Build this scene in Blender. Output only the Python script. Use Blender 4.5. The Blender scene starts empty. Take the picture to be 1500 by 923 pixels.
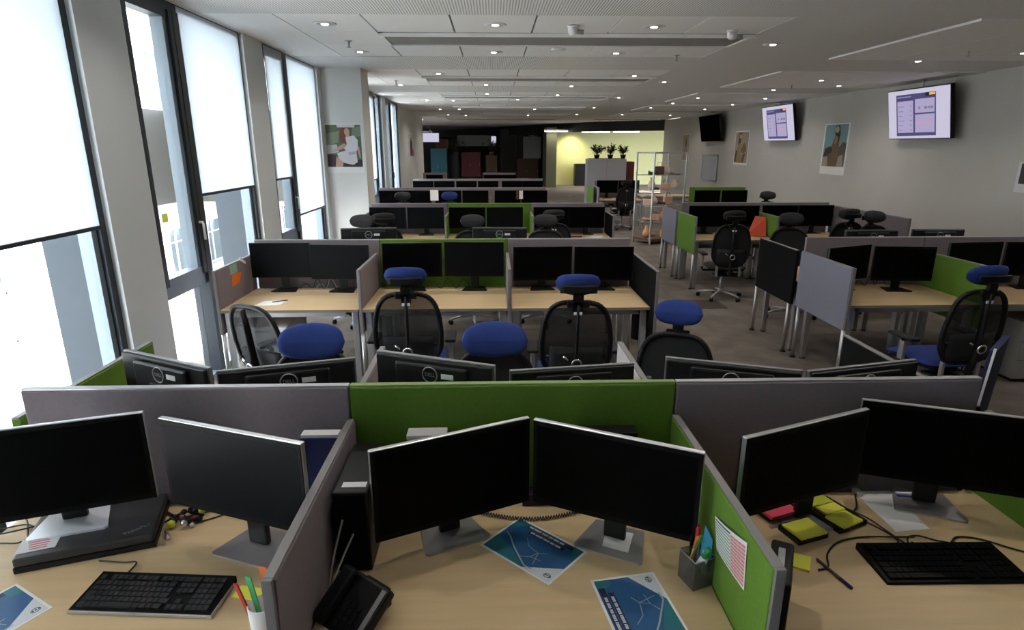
import bpy, bmesh, math, random
from mathutils import Vector, Matrix
random.seed(7)
PI = math.pi
R = math.radians
S = bpy.context.scene
C = S.collection

# ------------------------------------------------------------------ camera, world, sun, exposure
HC = 3.15                                    # ceiling height
XL, XR = -2.52, 7.55                         # window wall, poster wall
cam_d = bpy.data.cameras.new('camera'); cam = bpy.data.objects.new('camera', cam_d); C.objects.link(cam)
cam.location = (0, 0, 2.05)
cam.rotation_euler = (R(90-15.8), 0, R(-1.75))
cam_d.sensor_width = 36; cam_d.lens = 36*874/1500; cam_d.clip_start = .05; cam_d.clip_end = 300
S.camera = cam
S.view_settings.view_transform = 'Standard'; S.view_settings.look = 'None'
S.view_settings.gamma = 1; S.view_settings.use_curve_mapping = False
S.view_settings.exposure = 0.50
S.render.film_transparent = False
try:
    S.cycles.use_denoising = True; S.cycles.denoiser = 'OPENIMAGEDENOISE'
    S.cycles.max_bounces = 10; S.cycles.diffuse_bounces = 5; S.cycles.glossy_bounces = 3
    S.cycles.transmission_bounces = 6; S.cycles.transparent_max_bounces = 12
    S.cycles.sample_clamp_indirect = 6; S.cycles.caustics_reflective = False; S.cycles.caustics_refractive = False
except Exception: pass
W = bpy.data.worlds.new('sky'); S.world = W; W.use_nodes = True
bg = W.node_tree.nodes['Background']; bg.inputs[0].default_value = (.80, .90, 1.0, 1); bg.inputs[1].default_value = 9.0
sd = bpy.data.lights.new('sun', 'SUN'); sd.energy = 12; sd.angle = R(3); sd.color = (1, .95, .88)
so = bpy.data.objects.new('sun', sd); C.objects.link(so); so.rotation_euler = (R(20), R(38), 0)
LAMP = 21.0                                   # watts in each ceiling downlight

# ------------------------------------------------------------------ materials
MATS = {}
def mat(name, col, rough=.6, metal=0, var=0, scale=8, bump=0, bscale=200, emit=None, es=1, alpha=None, spec=None, stretch=None):
    if name in MATS: return MATS[name]
    m = bpy.data.materials.new(name); m.use_nodes = True; nt = m.node_tree; b = nt.nodes['Principled BSDF']
    b.inputs['Base Color'].default_value = (*col, 1); b.inputs['Roughness'].default_value = rough
    b.inputs['Metallic'].default_value = metal
    if spec is not None: b.inputs['Specular IOR Level'].default_value = spec
    if var or bump:
        tc = nt.nodes.new('ShaderNodeTexCoord'); mp = nt.nodes.new('ShaderNodeMapping')
        nt.links.new(tc.outputs['Object'], mp.inputs[0])
        if stretch: mp.inputs['Scale'].default_value = stretch
    if var:
        n = nt.nodes.new('ShaderNodeTexNoise'); n.inputs['Scale'].default_value = scale; n.inputs['Detail'].default_value = 4
        nt.links.new(mp.outputs[0], n.inputs['Vector'])
        r = nt.nodes.new('ShaderNodeValToRGB')
        r.color_ramp.elements[0].position = .3; r.color_ramp.elements[1].position = .7
        r.color_ramp.elements[0].color = (*[c*(1-var) for c in col], 1); r.color_ramp.elements[1].color = (*[min(1, c*(1+var)) for c in col], 1)
        nt.links.new(n.outputs['Fac'], r.inputs[0]); nt.links.new(r.outputs[0], b.inputs['Base Color'])
    if bump:
        n2 = nt.nodes.new('ShaderNodeTexNoise'); n2.inputs['Scale'].default_value = bscale
        nt.links.new(mp.outputs[0], n2.inputs['Vector'])
        bp = nt.nodes.new('ShaderNodeBump'); bp.inputs['Strength'].default_value = bump; bp.inputs['Distance'].default_value = .002
        nt.links.new(n2.outputs['Fac'], bp.inputs['Height']); nt.links.new(bp.outputs[0], b.inputs['Normal'])
    if emit:
        b.inputs['Emission Color'].default_value = (*emit, 1); b.inputs['Emission Strength'].default_value = es
    MATS[name] = m
    return m

def mix_clear(name, col, fac, rough=.5, metal=0):
    """see-through weave or pane: part clear, part surface"""
    m = mat(name, col, rough, metal); nt = m.node_tree; out = nt.nodes['Material Output']; b = nt.nodes['Principled BSDF']
    t = nt.nodes.new('ShaderNodeBsdfTransparent'); x = nt.nodes.new('ShaderNodeMixShader'); x.inputs[0].default_value = fac
    nt.links.new(t.outputs[0], x.inputs[1]); nt.links.new(b.outputs[0], x.inputs[2]); nt.links.new(x.outputs[0], out.inputs[0])
    return m

mat('wall', (.72, .71, .68), .8, var=.02, scale=2)
mat('charcoal_wall', (.06, .055, .05), .8)
mat('column', (.60, .625, .64), .6)
mat('reveal', (.040, .050, .062), .6, spec=.25)
mat('wall_warm', (.52, .50, .465), .8, var=.02, scale=2)
mat('alu_dark', (.035, .042, .052), .45, .3)
mat('alu_grey', (.19, .23, .27), .5, .2)
mat('white', (.8, .8, .8), .5)
mat('silver', (.55, .55, .56), .32, .85)
mat('steel', (.42, .42, .43), .38, .6)
mat('chrome', (.8, .8, .8), .12, 1)
mat('black', (.006, .006, .007), .42, spec=.3)
mat('black_soft', (.010, .010, .012), .8)
mat('bezel', (.003, .003, .0035), .45, spec=.12)
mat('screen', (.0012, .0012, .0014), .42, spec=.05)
mat('screen_grey', (.005, .0055, .0065), .36, spec=.06); mat('rim_grey', (.25, .25, .25), .4, .5); mat('rim_dark', (.05, .05, .052), .45)  # screen_grey: lighter base stands in for a soft sheen on some screens
mat('shell', (.008, .0085, .010), .42, spec=.35)
mat('mauve', (.215, .18, .197), .95, var=.05, scale=60, bump=.25, bscale=700)
mat('lilac', (.215, .215, .27), .95, var=.04, scale=60, bump=.25, bscale=700)
mat('pale_grey', (.50, .48, .49), .9, var=.03, scale=60)
mat('green', (.105, .215, .018), .95, var=.06, scale=60, bump=.25, bscale=700)
mat('charcoal', (.008, .008, .009), .95, spec=.08, var=.1, scale=60)
mat('beech', (.62, .45, .255), .42, var=.07, scale=9, stretch=(.25, 3, 1), spec=.35)
mat('edge_band', (.20, .17, .13), .6)
mat('blue', (.008, .030, .17), .92, var=.08, scale=90, bump=.3, bscale=900)
mat('navy', (.008, .012, .06), .9)
mat('red', (.42, .012, .012), .45)
mat('dkred', (.12, .012, .012), .6)
mat('orange', (.75, .17, .02), .6)
mat('yellow', (.92, .90, .10), .7)
mat('lime', (.55, .60, .04), .7)
mat('pink', (.80, .08, .14), .7)
mat('green_pen', (.02, .26, .09), .5)
mat('sky_blue', (.05, .38, .62), .6)
mat('teal', (.03, .13, .16), .7)
mat('paper', (.80, .79, .78), .8)
mat('paper_grey', (.45, .47, .5), .8)
mat('cable', (.012, .012, .012), .5)
mat('brown', (.10, .05, .025), .6)
mat('skin', (.55, .33, .25), .7)
mat('leaf', (.03, .055, .015), .6)
mat('soil', (.03, .02, .015), .95)
mat('dark_wall', (.018, .017, .015), .5)  # dimness of the far end is put into this near-black colour
mat('dark_glass', (.02, .021, .018), .12)
mat('beam_black', (.004, .004, .004), .5)
mat('yellow_wall', (.62, .60, .30), .8)
mat('yellow_wall_shaded', (.085, .082, .045), .8)  # unlit stub of the yellow wall, shade put into the colour
mat('concrete', (.62, .62, .60), .9, var=.05, scale=2)
mat('facade', (.78, .78, .76), .85)
mat('pane_far', (.12, .16, .18), .15)
mat('copper', (.85, .36, .16), .5)
mat('ink', (.05, .05, .07), .8)
mat('stand_plate', (.46, .44, .44), .28, .6); mat('plate_bright', (.80, .82, .86), .35, .4)
mix_clear('mesh_fabric', (.010, .010, .012), .86, .8)
mix_clear('glass', (.75, .85, .85), .06, .02)
mix_clear('cabinet_glass', (.5, .55, .52), .05, .05)
mix_clear('wire_mesh', (.22, .22, .22), .5, .35, .7)

def blind_material():
    m = bpy.data.materials.new('blind'); m.use_nodes = True; nt = m.node_tree; nt.nodes.clear()
    o = nt.nodes.new('ShaderNodeOutputMaterial'); d = nt.nodes.new('ShaderNodeBsdfDiffuse'); t = nt.nodes.new('ShaderNodeBsdfTranslucent')
    d.inputs[0].default_value = (.72, .74, .76, 1); t.inputs[0].default_value = (.70, .74, .78, 1)
    x = nt.nodes.new('ShaderNodeMixShader'); x.inputs[0].default_value = .62
    tc = nt.nodes.new('ShaderNodeTexCoord'); n = nt.nodes.new('ShaderNodeTexNoise'); n.inputs['Scale'].default_value = 350
    b = nt.nodes.new('ShaderNodeBump'); b.inputs['Strength'].default_value = .15
    nt.links.new(tc.outputs['Object'], n.inputs['Vector']); nt.links.new(n.outputs['Fac'], b.inputs['Height'])
    nt.links.new(b.outputs[0], d.inputs['Normal'])
    nt.links.new(d.outputs[0], x.inputs[1]); nt.links.new(t.outputs[0], x.inputs[2]); nt.links.new(x.outputs[0], o.inputs[0])
    MATS['blind'] = m
blind_material()

def carpet_material():
    m = mat('carpet', (.115, .095, .08), .97); nt = m.node_tree; b = nt.nodes['Principled BSDF']
    tc = nt.nodes.new('ShaderNodeTexCoord')
    n1 = nt.nodes.new('ShaderNodeTexNoise'); n1.inputs['Scale'].default_value = 3.5; n1.inputs['Detail'].default_value = 6
    n2 = nt.nodes.new('ShaderNodeTexNoise'); n2.inputs['Scale'].default_value = 260
    br = nt.nodes.new('ShaderNodeTexBrick'); br.offset = 0; br.inputs['Scale'].default_value = 1
    br.inputs['Brick Width'].default_value = .5; br.inputs['Row Height'].default_value = .5; br.inputs['Mortar Size'].default_value = .003
    br.inputs['Color1'].default_value = (.85, .85, .85, 1); br.inputs['Color2'].default_value = (1.05, 1.05, 1.05, 1); br.inputs['Mortar'].default_value = (.7, .7, .7, 1)
    nt.links.new(tc.outputs['Object'], n1.inputs['Vector']); nt.links.new(tc.outputs['Object'], n2.inputs['Vector']); nt.links.new(tc.outputs['Object'], br.inputs['Vector'])
    r = nt.nodes.new('ShaderNodeValToRGB'); r.color_ramp.elements[0].position = .35; r.color_ramp.elements[1].position = .68
    r.color_ramp.elements[0].color = (.135, .112, .094, 1); r.color_ramp.elements[1].color = (.205, .172, .145, 1)
    nt.links.new(n1.outputs['Fac'], r.inputs[0])
    x = nt.nodes.new('ShaderNodeMixRGB'); x.blend_type = 'MULTIPLY'; x.inputs[0].default_value = 1
    nt.links.new(r.outputs[0], x.inputs[1]); nt.links.new(br.outputs['Color'], x.inputs[2]); nt.links.new(x.outputs[0], b.inputs['Base Color'])
    bp = nt.nodes.new('ShaderNodeBump'); bp.inputs['Strength'].default_value = .5; bp.inputs['Distance'].default_value = .004
    nt.links.new(n2.outputs['Fac'], bp.inputs['Height']); nt.links.new(bp.outputs[0], b.inputs['Normal'])
carpet_material()

def perforated_material():
    m = mat('perforated', (.68, .675, .66), .8); nt = m.node_tree; b = nt.nodes['Principled BSDF']
    tc = nt.nodes.new('ShaderNodeTexCoord'); w = nt.nodes.new('ShaderNodeTexWave'); w.bands_direction = 'X'
    w.inputs['Scale'].default_value = 13
    nt.links.new(tc.outputs['Object'], w.inputs['Vector'])
    r = nt.nodes.new('ShaderNodeValToRGB'); r.color_ramp.elements[0].position = .25; r.color_ramp.elements[1].position = .5
    r.color_ramp.elements[0].color = (.46, .455, .44, 1); r.color_ramp.elements[1].color = (.86, .855, .84, 1)
    nt.links.new(w.outputs['Fac'], r.inputs[0]); nt.links.new(r.outputs[0], b.inputs['Base Color'])
perforated_material()
mat('tile', (.86, .855, .84), .7)
mat('slot_grey', (.27, .262, .25), .6)
mat('joint', (.07, .068, .065), .8)

# ------------------------------------------------------------------ mesh building
class MB:
    def __init__(s): s.v = []; s.f = []; s.m = []; s.sm = []; s.names = []
    def mi(s, n):
        if n not in s.names: s.names.append(n)
        return s.names.index(n)
    def add(s, vs, fs, m, smooth=False, M=None):
        o = len(s.v); k = s.mi(m)
        for v in vs: s.v.append(tuple(M @ Vector(v)) if M is not None else tuple(v))
        for f in fs: s.f.append([i+o for i in f]); s.m.append(k); s.sm.append(smooth)
        return s
    def box(s, lo, hi, m, bev=0, M=None, seg=2):
        if bev:
            bm = bmesh.new(); bmesh.ops.create_cube(bm, size=1)
            for v in bm.verts: v.co = Vector([(lo[i]+hi[i])/2+v.co[i]*(hi[i]-lo[i]) for i in range(3)])
            bmesh.ops.bevel(bm, geom=bm.edges[:], offset=bev, segments=seg, profile=.5, affect='EDGES')
            bm.verts.index_update()
            s.add([v.co.copy() for v in bm.verts], [[v.index for v in f.verts] for f in bm.faces], m, False, M); bm.free()
            return s
        x0, y0, z0 = lo; x1, y1, z1 = hi
        vs = [(x0,y0,z0),(x1,y0,z0),(x1,y1,z0),(x0,y1,z0),(x0,y0,z1),(x1,y0,z1),(x1,y1,z1),(x0,y1,z1)]
        return s.add(vs, [(0,3,2,1),(4,5,6,7),(0,1,5,4),(1,2,6,5),(2,3,7,6),(3,0,4,7)], m, False, M)
    def tube(s, pts, r, m, n=8, closed=False, M=None, flat=1.0):
        pts = [Vector(p) for p in pts]; N = len(pts); vs = []; fs = []
        rs = r if isinstance(r, (list, tuple)) else [r]*N
        up = Vector((0,0,1)); prev = None
        for i, p in enumerate(pts):
            if closed: t = pts[(i+1) % N]-pts[i-1]
            else: t = pts[min(i+1, N-1)]-pts[max(i-1, 0)]
            t.normalize()
            a = prev if prev is not None else (up if abs(t.z) < .9 else Vector((1,0,0)))
            a = (a-t*a.dot(t))
            if a.length < 1e-5: a = Vector((0,1,0))-t*t.y
            a.normalize(); prev = a; b = t.cross(a)
            for k in range(n):
                q = 2*PI*k/n; vs.append(p+(a*math.cos(q)*flat+b*math.sin(q))*rs[i])
        for i in range(N if closed else N-1):
            j = (i+1) % N
            for k in range(n): fs.append((i*n+k, i*n+(k+1) % n, j*n+(k+1) % n, j*n+k))
        if not closed: fs.append(tuple(range(n))[::-1]); fs.append(tuple((N-1)*n+k for k in range(n)))
        return s.add(vs, fs, m, True, M)
    def lathe(s, prof, m, n=20, M=None, smooth=True):
        vs = []; fs = []
        for (r, z) in prof:
            for k in range(n): q = 2*PI*k/n; vs.append((r*math.cos(q), r*math.sin(q), z))
        for i in range(len(prof)-1):
            for k in range(n): fs.append((i*n+k, i*n+(k+1) % n, (i+1)*n+(k+1) % n, (i+1)*n+k))
        fs.append(tuple(range(n))[::-1]); fs.append(tuple((len(prof)-1)*n+k for k in range(n)))
        return s.add(vs, fs, m, smooth, M)
    def prism(s, poly, h0, h1, m, M=None, smooth=False):
        n = len(poly); vs = [(x, y, h0) for x, y in poly]+[(x, y, h1) for x, y in poly]
        fs = [tuple(range(n))[::-1], tuple(range(n, 2*n))]+[(i, (i+1) % n, n+(i+1) % n, n+i) for i in range(n)]
        return s.add(vs, fs, m, smooth, M)
    def grid(s, fn, nu, nv, m, thick=0, smooth=True, M=None):
        """surface fn(u,v)->point, optionally with thickness along local y"""
        vs = [Vector(fn(i/nu, j/nv)) for j in range(nv+1) for i in range(nu+1)]; fs = []
        w = nu+1
        for j in range(nv):
            for i in range(nu): fs.append((j*w+i, j*w+i+1, (j+1)*w+i+1, (j+1)*w+i))
        if thick:
            o = len(vs); vs += [v+Vector((0, thick, 0)) for v in vs]
            fs += [tuple(k+o for k in f[::-1]) for f in list(fs)]
            rim = [i for i in range(w)]+[j*w+nu for j in range(1, nv+1)]+[nv*w+i for i in range(nu-1, -1, -1)]+[j*w for j in range(nv-1, 0, -1)]
            for a in range(len(rim)): b = (a+1) % len(rim); fs.append((rim[b], rim[a], rim[a]+o, rim[b]+o))
        return s.add(vs, fs, m, smooth, M)
    def build(s, name, parent=None, loc=None, rot=None):
        me = bpy.data.meshes.new(name); me.from_pydata(s.v, [], s.f)
        for n in s.names: me.materials.append(MATS[n])
        me.polygons.foreach_set('material_index', s.m); me.polygons.foreach_set('use_smooth', s.sm)
        me.update(); o = bpy.data.objects.new(name, me); C.objects.link(o)
        if parent: o.parent = parent
        if loc: o.location = loc
        if rot: o.rotation_euler = rot
        return o

def tag(o, label, cat, group=None, kind=None):
    if label: o['label'] = label
    if cat: o['category'] = cat
    if group: o['group'] = group
    if kind: o['kind'] = kind
    return o
def empty(name, loc=(0,0,0), rz=0):
    o = bpy.data.objects.new(name, None); C.objects.link(o); o.empty_display_size = .1
    o.location = loc; o.rotation_euler = (0, 0, rz); return o
def struct(mb, name, parent=None):
    o = mb.build(name, parent)
    if parent is None: o['kind'] = 'structure'
    return o
def copy_tree(o, parent=None):
    c = o.copy(); C.objects.link(c)
    if parent is not None: c.parent = parent
    for ch in [k for k in ALLCH.get(o.name, [])]: copy_tree(ch, c)
    return c
ALLCH = {}
def kids(root):
    """remember the tree under root (children lookups are slow in big files)"""
    ALLCH[root.name] = list(root.children)
    for c in root.children: kids(c)
def text_part(body, size, m, name, parent, M, depth=.0006):
    cu = bpy.data.curves.new('lettering', 'FONT'); cu.body = body; cu.size = size; cu.extrude = depth; cu.resolution_u = 2
    cu.align_x = 'CENTER'; cu.align_y = 'CENTER'
    t = bpy.data.objects.new('lettering', cu); C.objects.link(t)
    me = bpy.data.meshes.new_from_object(t.evaluated_get(bpy.context.evaluated_depsgraph_get()))
    bpy.data.objects.remove(t); me.materials.clear(); me.materials.append(MATS[m]); me.transform(M)
    o = bpy.data.objects.new(name, me); C.objects.link(o); o.parent = parent; return o

def rrect(w, h, r, n=5, cx=0, cy=0):
    p = []
    for (sx, sy, a0) in ((1,1,0), (-1,1,90), (-1,-1,180), (1,-1,270)):
        for k in range(n+1):
            a = R(a0+90*k/n); p.append((cx+sx*(w/2-r)+r*math.cos(a), cy+sy*(h/2-r)+r*math.sin(a)))
    return p

# ------------------------------------------------------------------ room shell
YB, YF = -3.3, 44.0
m = MB(); m.box((-3.0, YB-.2, -.2), (14, 50, 0), 'carpet'); m.box((-12, 23.7, -.2), (-3.0, 50, 0), 'carpet'); struct(m, 'floor')
m = MB(); m.box((XL-.5, YB-.2, HC+.03), (XR+.2, 27.6, HC+.3), 'perforated')
# the ceiling is a field of perforated boards (z = HC) with the tiled islands let into it
ISL = [(-1.9, 2.7), (4.37, XR)]
ys = [YB-.2]
PER = 3.85
ISY = [(-5.83+k*PER+0.0, -5.83+k*PER+2.53) for k in range(0, 9)]
for (a, b) in ISY:
    if a > ys[-1]: ys += [a, b]
    elif b > ys[-1]: ys += [ys[-1], b]
ys.append(27.6)
for i in range(0, len(ys)-1):
    y0, y1 = ys[i], ys[i+1]
    if y1-y0 < .01: continue
    inside = any(a-.01 <= y0 and y1 <= b+.01 for a, b in ISY)
    if not inside or (y0 < -2 and i == 0): m.box((XL-.5, y0, HC), (XR+.2, y1, HC+.03), 'perforated')
    else:
        m.box((XL-.5, y0, HC), (ISL[0][0], y1, HC+.03), 'tile')
        m.box((ISL[0][1], y0, HC), (ISL[1][0], y1, HC+.03), 'perforated')
struct(m, 'ceiling')
# tiled islands
for (a, b) in ISY:
    if b < 0 or b > 27: continue
    m = MB()
    xs = [-1.9, -1.15, -.375, .40, 1.17, 1.94, 2.7]
    for i in range(6):
        g0 = .009 if i else 0
        for (c, d) in ((a, a+.86), (a+1.62, b)):
            m.box((xs[i]+g0, c+.006, HC+.003), (xs[i+1]-.009, d-.006, HC+.028), 'tile')
    m.box((-1.9, a+.86, HC+.003), (-1.155, a+1.62, HC+.028), 'tile')
    m.box((-1.9, a, HC+.0285), (2.7, b, HC+.0295), 'joint')
    struct(m, 'ceiling')
    m = MB()
    xs = [4.37, 5.16, 5.95, 6.74, XR]
    for i in range(4): m.box((xs[i]+.004, a, HC-.02), (xs[i+1]-.004, b, HC+.028), 'tile')
    struct(m, 'ceiling')
    root = empty('ceiling_vent', (.78, a+1.24, HC))
    m = MB(); m.box((-1.91, -.37, -.0), (1.91, .37, .02), 'slot_grey'); m.build('grille', root)
    m = MB(); m.box((-1.93, -.38, -.035), (1.93, -.36, .0), 'tile'); m.box((-1.93, .36, -.012), (1.93, .38, .0), 'tile')
    m.box((-1.93, -.38, -.012), (-1.90, .38, 0), 'tile'); m.box((1.90, -.38, -.012), (1.93, .38, 0), 'tile'); m.build('frame', root)
    k = [i for i, q in enumerate(ISY) if q[0] == a][0]
    names = {1: 'above the camera', 2: 'above the nearest bench', 3: 'nearest in view', 4: 'second nearest in view', 5: 'third nearest in view', 6: 'fourth nearest in view', 7: 'fifth nearest in view', 8: 'farthest in view'}
    tag(root, 'long grey slot vent across the tiled ceiling strip, '+names.get(k, 'farthest'), 'ceiling vent', 'slot vents in the ceiling')

# right wall, back wall, far left wall
m = MB(); m.box((XR, YB, 0), (XR+.2, 27.3, HC), 'wall_warm'); struct(m, 'wall_right')
m = MB(); m.box((XL-.5, YB-.2, 0), (XR+.2, YB, HC), 'charcoal_wall'); struct(m, 'wall_back')  # unseen wall, coloured dark to dim the faces turned to the camera
m = MB(); m.box((XL-.5, 17.4, 0), (-2.68, 23.9, HC), 'white'); struct(m, 'wall_left')
# piers between the glazing, dark reveal behind
COLS = [(-1.19+.0*k+2.61*k) for k in range(-1, 7)]
COLY = [-1.19, 1.42, 4.03, 6.64]
for k, y in enumerate(COLY):
    m = MB(); m.box((-2.64, y, 0), (XL, y+.52, HC), 'column'); m.box((-3.02, y+.03, -.3), (-2.645, y+.49, HC+.3), 'reveal')
    struct(m, 'wall_left')
m = MB(); m.box((-3.02, 9.25, 0), (XL, 9.77, HC), 'column'); m.box((XL, 9.45, 0), (-1.935, 9.98, HC), 'wall'); m.box((-3.02, 9.98, 0), (XL, 10.7, HC), 'wall')
m.box((-3.02, YB, -.3), (-2.645, YB+.5, HC+.3), 'reveal'); struct(m, 'wall_left')
for y in (11.86, 14.47-.05):
    m = MB(); m.box((-2.64, y, 0), (XL, y+.5, HC), 'column'); m.box((-3.02, y+.03, -.3), (-2.645, y+.47, HC+.3), 'reveal'); struct(m, 'wall_left')
m = MB(); m.box((-3.02, 17.0, 0), (-2.60, 17.45, HC), 'wall'); struct(m, 'wall_left')
# slab edges over and under the glazing
m = MB(); m.box((-3.05, YB, -.5), (XL, 24, -.001), 'alu_grey'); m.box((-3.05, YB, HC+.001), (XL, 24, HC+.4), 'alu_grey'); struct(m, 'trim_1')

# ---- windows
def window(n, y0, y1, narrow=.72, wide=True, transom=True, handle=True):
    root = empty('window_%d' % n, (-2.56, y0, 0)); root['kind'] = 'structure'
    L = y1-y0; d0, d1 = -.12, 0.0
    m = MB(); t = .06
    m.box((d0, 0, 0), (d1, t, HC), 'alu_dark'); m.box((d0, L-t, 0), (d1, L, HC), 'alu_dark'); m.box((d0, L-t-.05, 0), (d1-.03, L-t, HC), 'alu_grey')
    m.box((d0, t, 0), (d1, L-t, .05), 'alu_grey'); m.box((d0, t, HC-.07), (d1, L-t, HC), 'alu_dark')
    if narrow:
        m.box((d0, narrow, .05), (d1+.03, narrow+.09, HC-.07), 'alu_dark')
        if transom: m.box((d0, t, .88), (d1, narrow, .98), 'alu_grey')
    m.build('window_frame', root)
    g = MB()
    if narrow:
        g.box((-.07, t, .05), (-.062, narrow, .88), 'glass')
        g.box((-.07, narrow+.09, .05), (-.062, L-t, HC-.07), 'glass')
        g.box((-.05, t+.05, 1.03), (-.042, narrow-.05, HC-.12), 'glass')
        s = MB(); a, b, c, d = t, narrow, .98, HC-.07
        s.box((-.09, a, c), (.01, a+.055, d), 'alu_dark'); s.box((-.09, b-.055, c), (.025, b, d), 'alu_dark'); s.box((-.10, b-.11, c), (.0, b-.055, d), 'alu_grey')
        s.box((-.09, a+.055, c), (.01, b-.06, c+.06), 'alu_grey'); s.box((-.09, a+.055, d-.06), (.01, b-.06, d), 'alu_dark')
        so_ = s.build('sash', root)
        if handle:
            h = MB(); h.box((.01, b-.045, 1.32), (.022, b-.015, 1.46), 'silver', .003); h.tube([(.02, b-.03, 1.42), (.055, b-.03, 1.42), (.06, b-.03, 1.40), (.06, b-.03, 1.27)], .011, 'white')
            hh = h.build('window_handle', so_); hh['label'] = 'silver window handle'
    else:
        g.box((-.07, t, .05), (-.062, L-t, HC-.07), 'glass')
    g.build('window_glass', root)
    return root
window(1, -2.8+.0, -1.19)
window(2, -.67, 1.42)
window(3, 1.94, 4.03)
window(4, 4.55, 6.64)
window(5, 7.16, 9.25)
window(6, 10.7, 11.86, narrow=0)
window(7, 12.36, 14.42, narrow=1.2, transom=False, handle=False)
window(8, 14.92, 17.0)
# roller blinds
def blind(y0, y1, zb, label):
    root = empty('roller_blind', (-2.535, y0, zb)); L = y1-y0; H = HC-.02-zb
    m = MB(); m.box((-.002, 0, .02), (.0, L, H), 'blind'); m.build('blind_fabric', root)
    m = MB(); m.box((-.010, -.005, 0), (.010, L+.005, .024), 'alu_dark', .003); m.build('bottom_bar', root)
    tag(root, label, 'blind', 'roller blinds on the windows')
blind(2.02, 2.66, 1.535, 'white roller blind over the narrow casement beside the first pier, cut by the frame edge')
blind(2.73, 3.93, 1.535, 'largest white roller blind in view, with a black bottom bar')
blind(5.35, 6.55, 1.63, 'white roller blind between the dark open casement and a grey pier')
blind(7.24, 7.83, 1.66, 'narrow white roller blind beside the wider one next to the poster pillar')
blind(7.99, 9.17, 1.17, 'white roller blind hanging lowest, next to the poster pillar')
blind(12.42, 13.55, 1.35, 'narrow white roller blind beyond the poster pillar')
blind(-.55, .05, 1.6, 'white roller blind over the narrow casement level with the camera')
blind(.13, 1.34, 1.6, 'white roller blind over the wide window level with the camera')
# portals help the daylight through the glass
for (a, b) in ((-2.8, -1.2), (-.67, 1.42), (1.94, 4.03), (4.55, 6.64), (7.16, 9.25), (10.7, 11.86), (12.36, 14.42), (14.92, 17.0)):
    ld = bpy.data.lights.new('window_portal', 'AREA'); ld.shape = 'RECTANGLE'; ld.size = b-a; ld.size_y = HC; ld.cycles.is_portal = True
    lo = bpy.data.objects.new('window_portal', ld); C.objects.link(lo); lo.location = (-3.04, (a+b)/2, HC/2); lo.rotation_euler = (R(90), 0, R(-90))

# ------------------------------------------------------------------ outside: courtyard and the white building opposite
m = MB(); m.box((-60, -40, -4.3), (-3.1, 80, -4.1), 'concrete'); m.build('ground')['kind'] = 'structure'
root = empty('office_building', (-13, 20, -4.1))
m = MB(); wins = []
# facade with real openings: piers and spandrels
Y0, Y1 = -50, 50
zz = [(0.9, 2.9), (4.3, 6.3), (7.7, 9.7), (11.1, 13.1)]
pitch = 3.3; n = int((Y1-Y0)/pitch)
zprev = 0
for (a, b) in zz+[(14.5, 14.5)]:
    m.box((-.35, Y0, zprev), (0, Y1, a), 'facade')
    if b > a:
        for i in range(n+1):
            y = Y0+i*pitch; m.box((-.35, y, a), (0, y+1.5, b), 'facade')
            if i < n: wins.append((y+1.5, y+pitch, a, b))
    zprev = b
m.box((-.02, Y0, 6.95), (.06, Y1, 7.1), 'facade')
m.build('wall', root)
for k, (ya, yb, za, zb) in enumerate(wins):
    if abs((ya+yb)/2-0) > 22: pass
    if not (-24 < ya < 24): continue
    f = MB(); f.box((-.30, ya, za), (-.24, ya+.07, zb), 'white'); f.box((-.30, yb-.07, za), (-.24, yb, zb), 'white'); f.box((-.30, ya, zb-.07), (-.24, yb, zb), 'white'); f.box((-.30, ya, za), (-.24, yb, za+.07), 'white')
    f.box((-.30, (ya+yb)/2-.04, za), (-.23, (ya+yb)/2+.04, zb), 'white'); f.box((-.30, ya, zb-.62), (-.24, yb, zb-.56), 'white')
    f.box((-.285, ya, za), (-.275, yb, zb), 'pane_far')
    f.build('window', root)
m = MB(); m.box((-9, Y0, 0), (-.36, Y1, 15), 'pane_far'); m.build('interior_core', root)
tag(root, 'white rendered building with framed windows seen across the courtyard', 'building')

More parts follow.
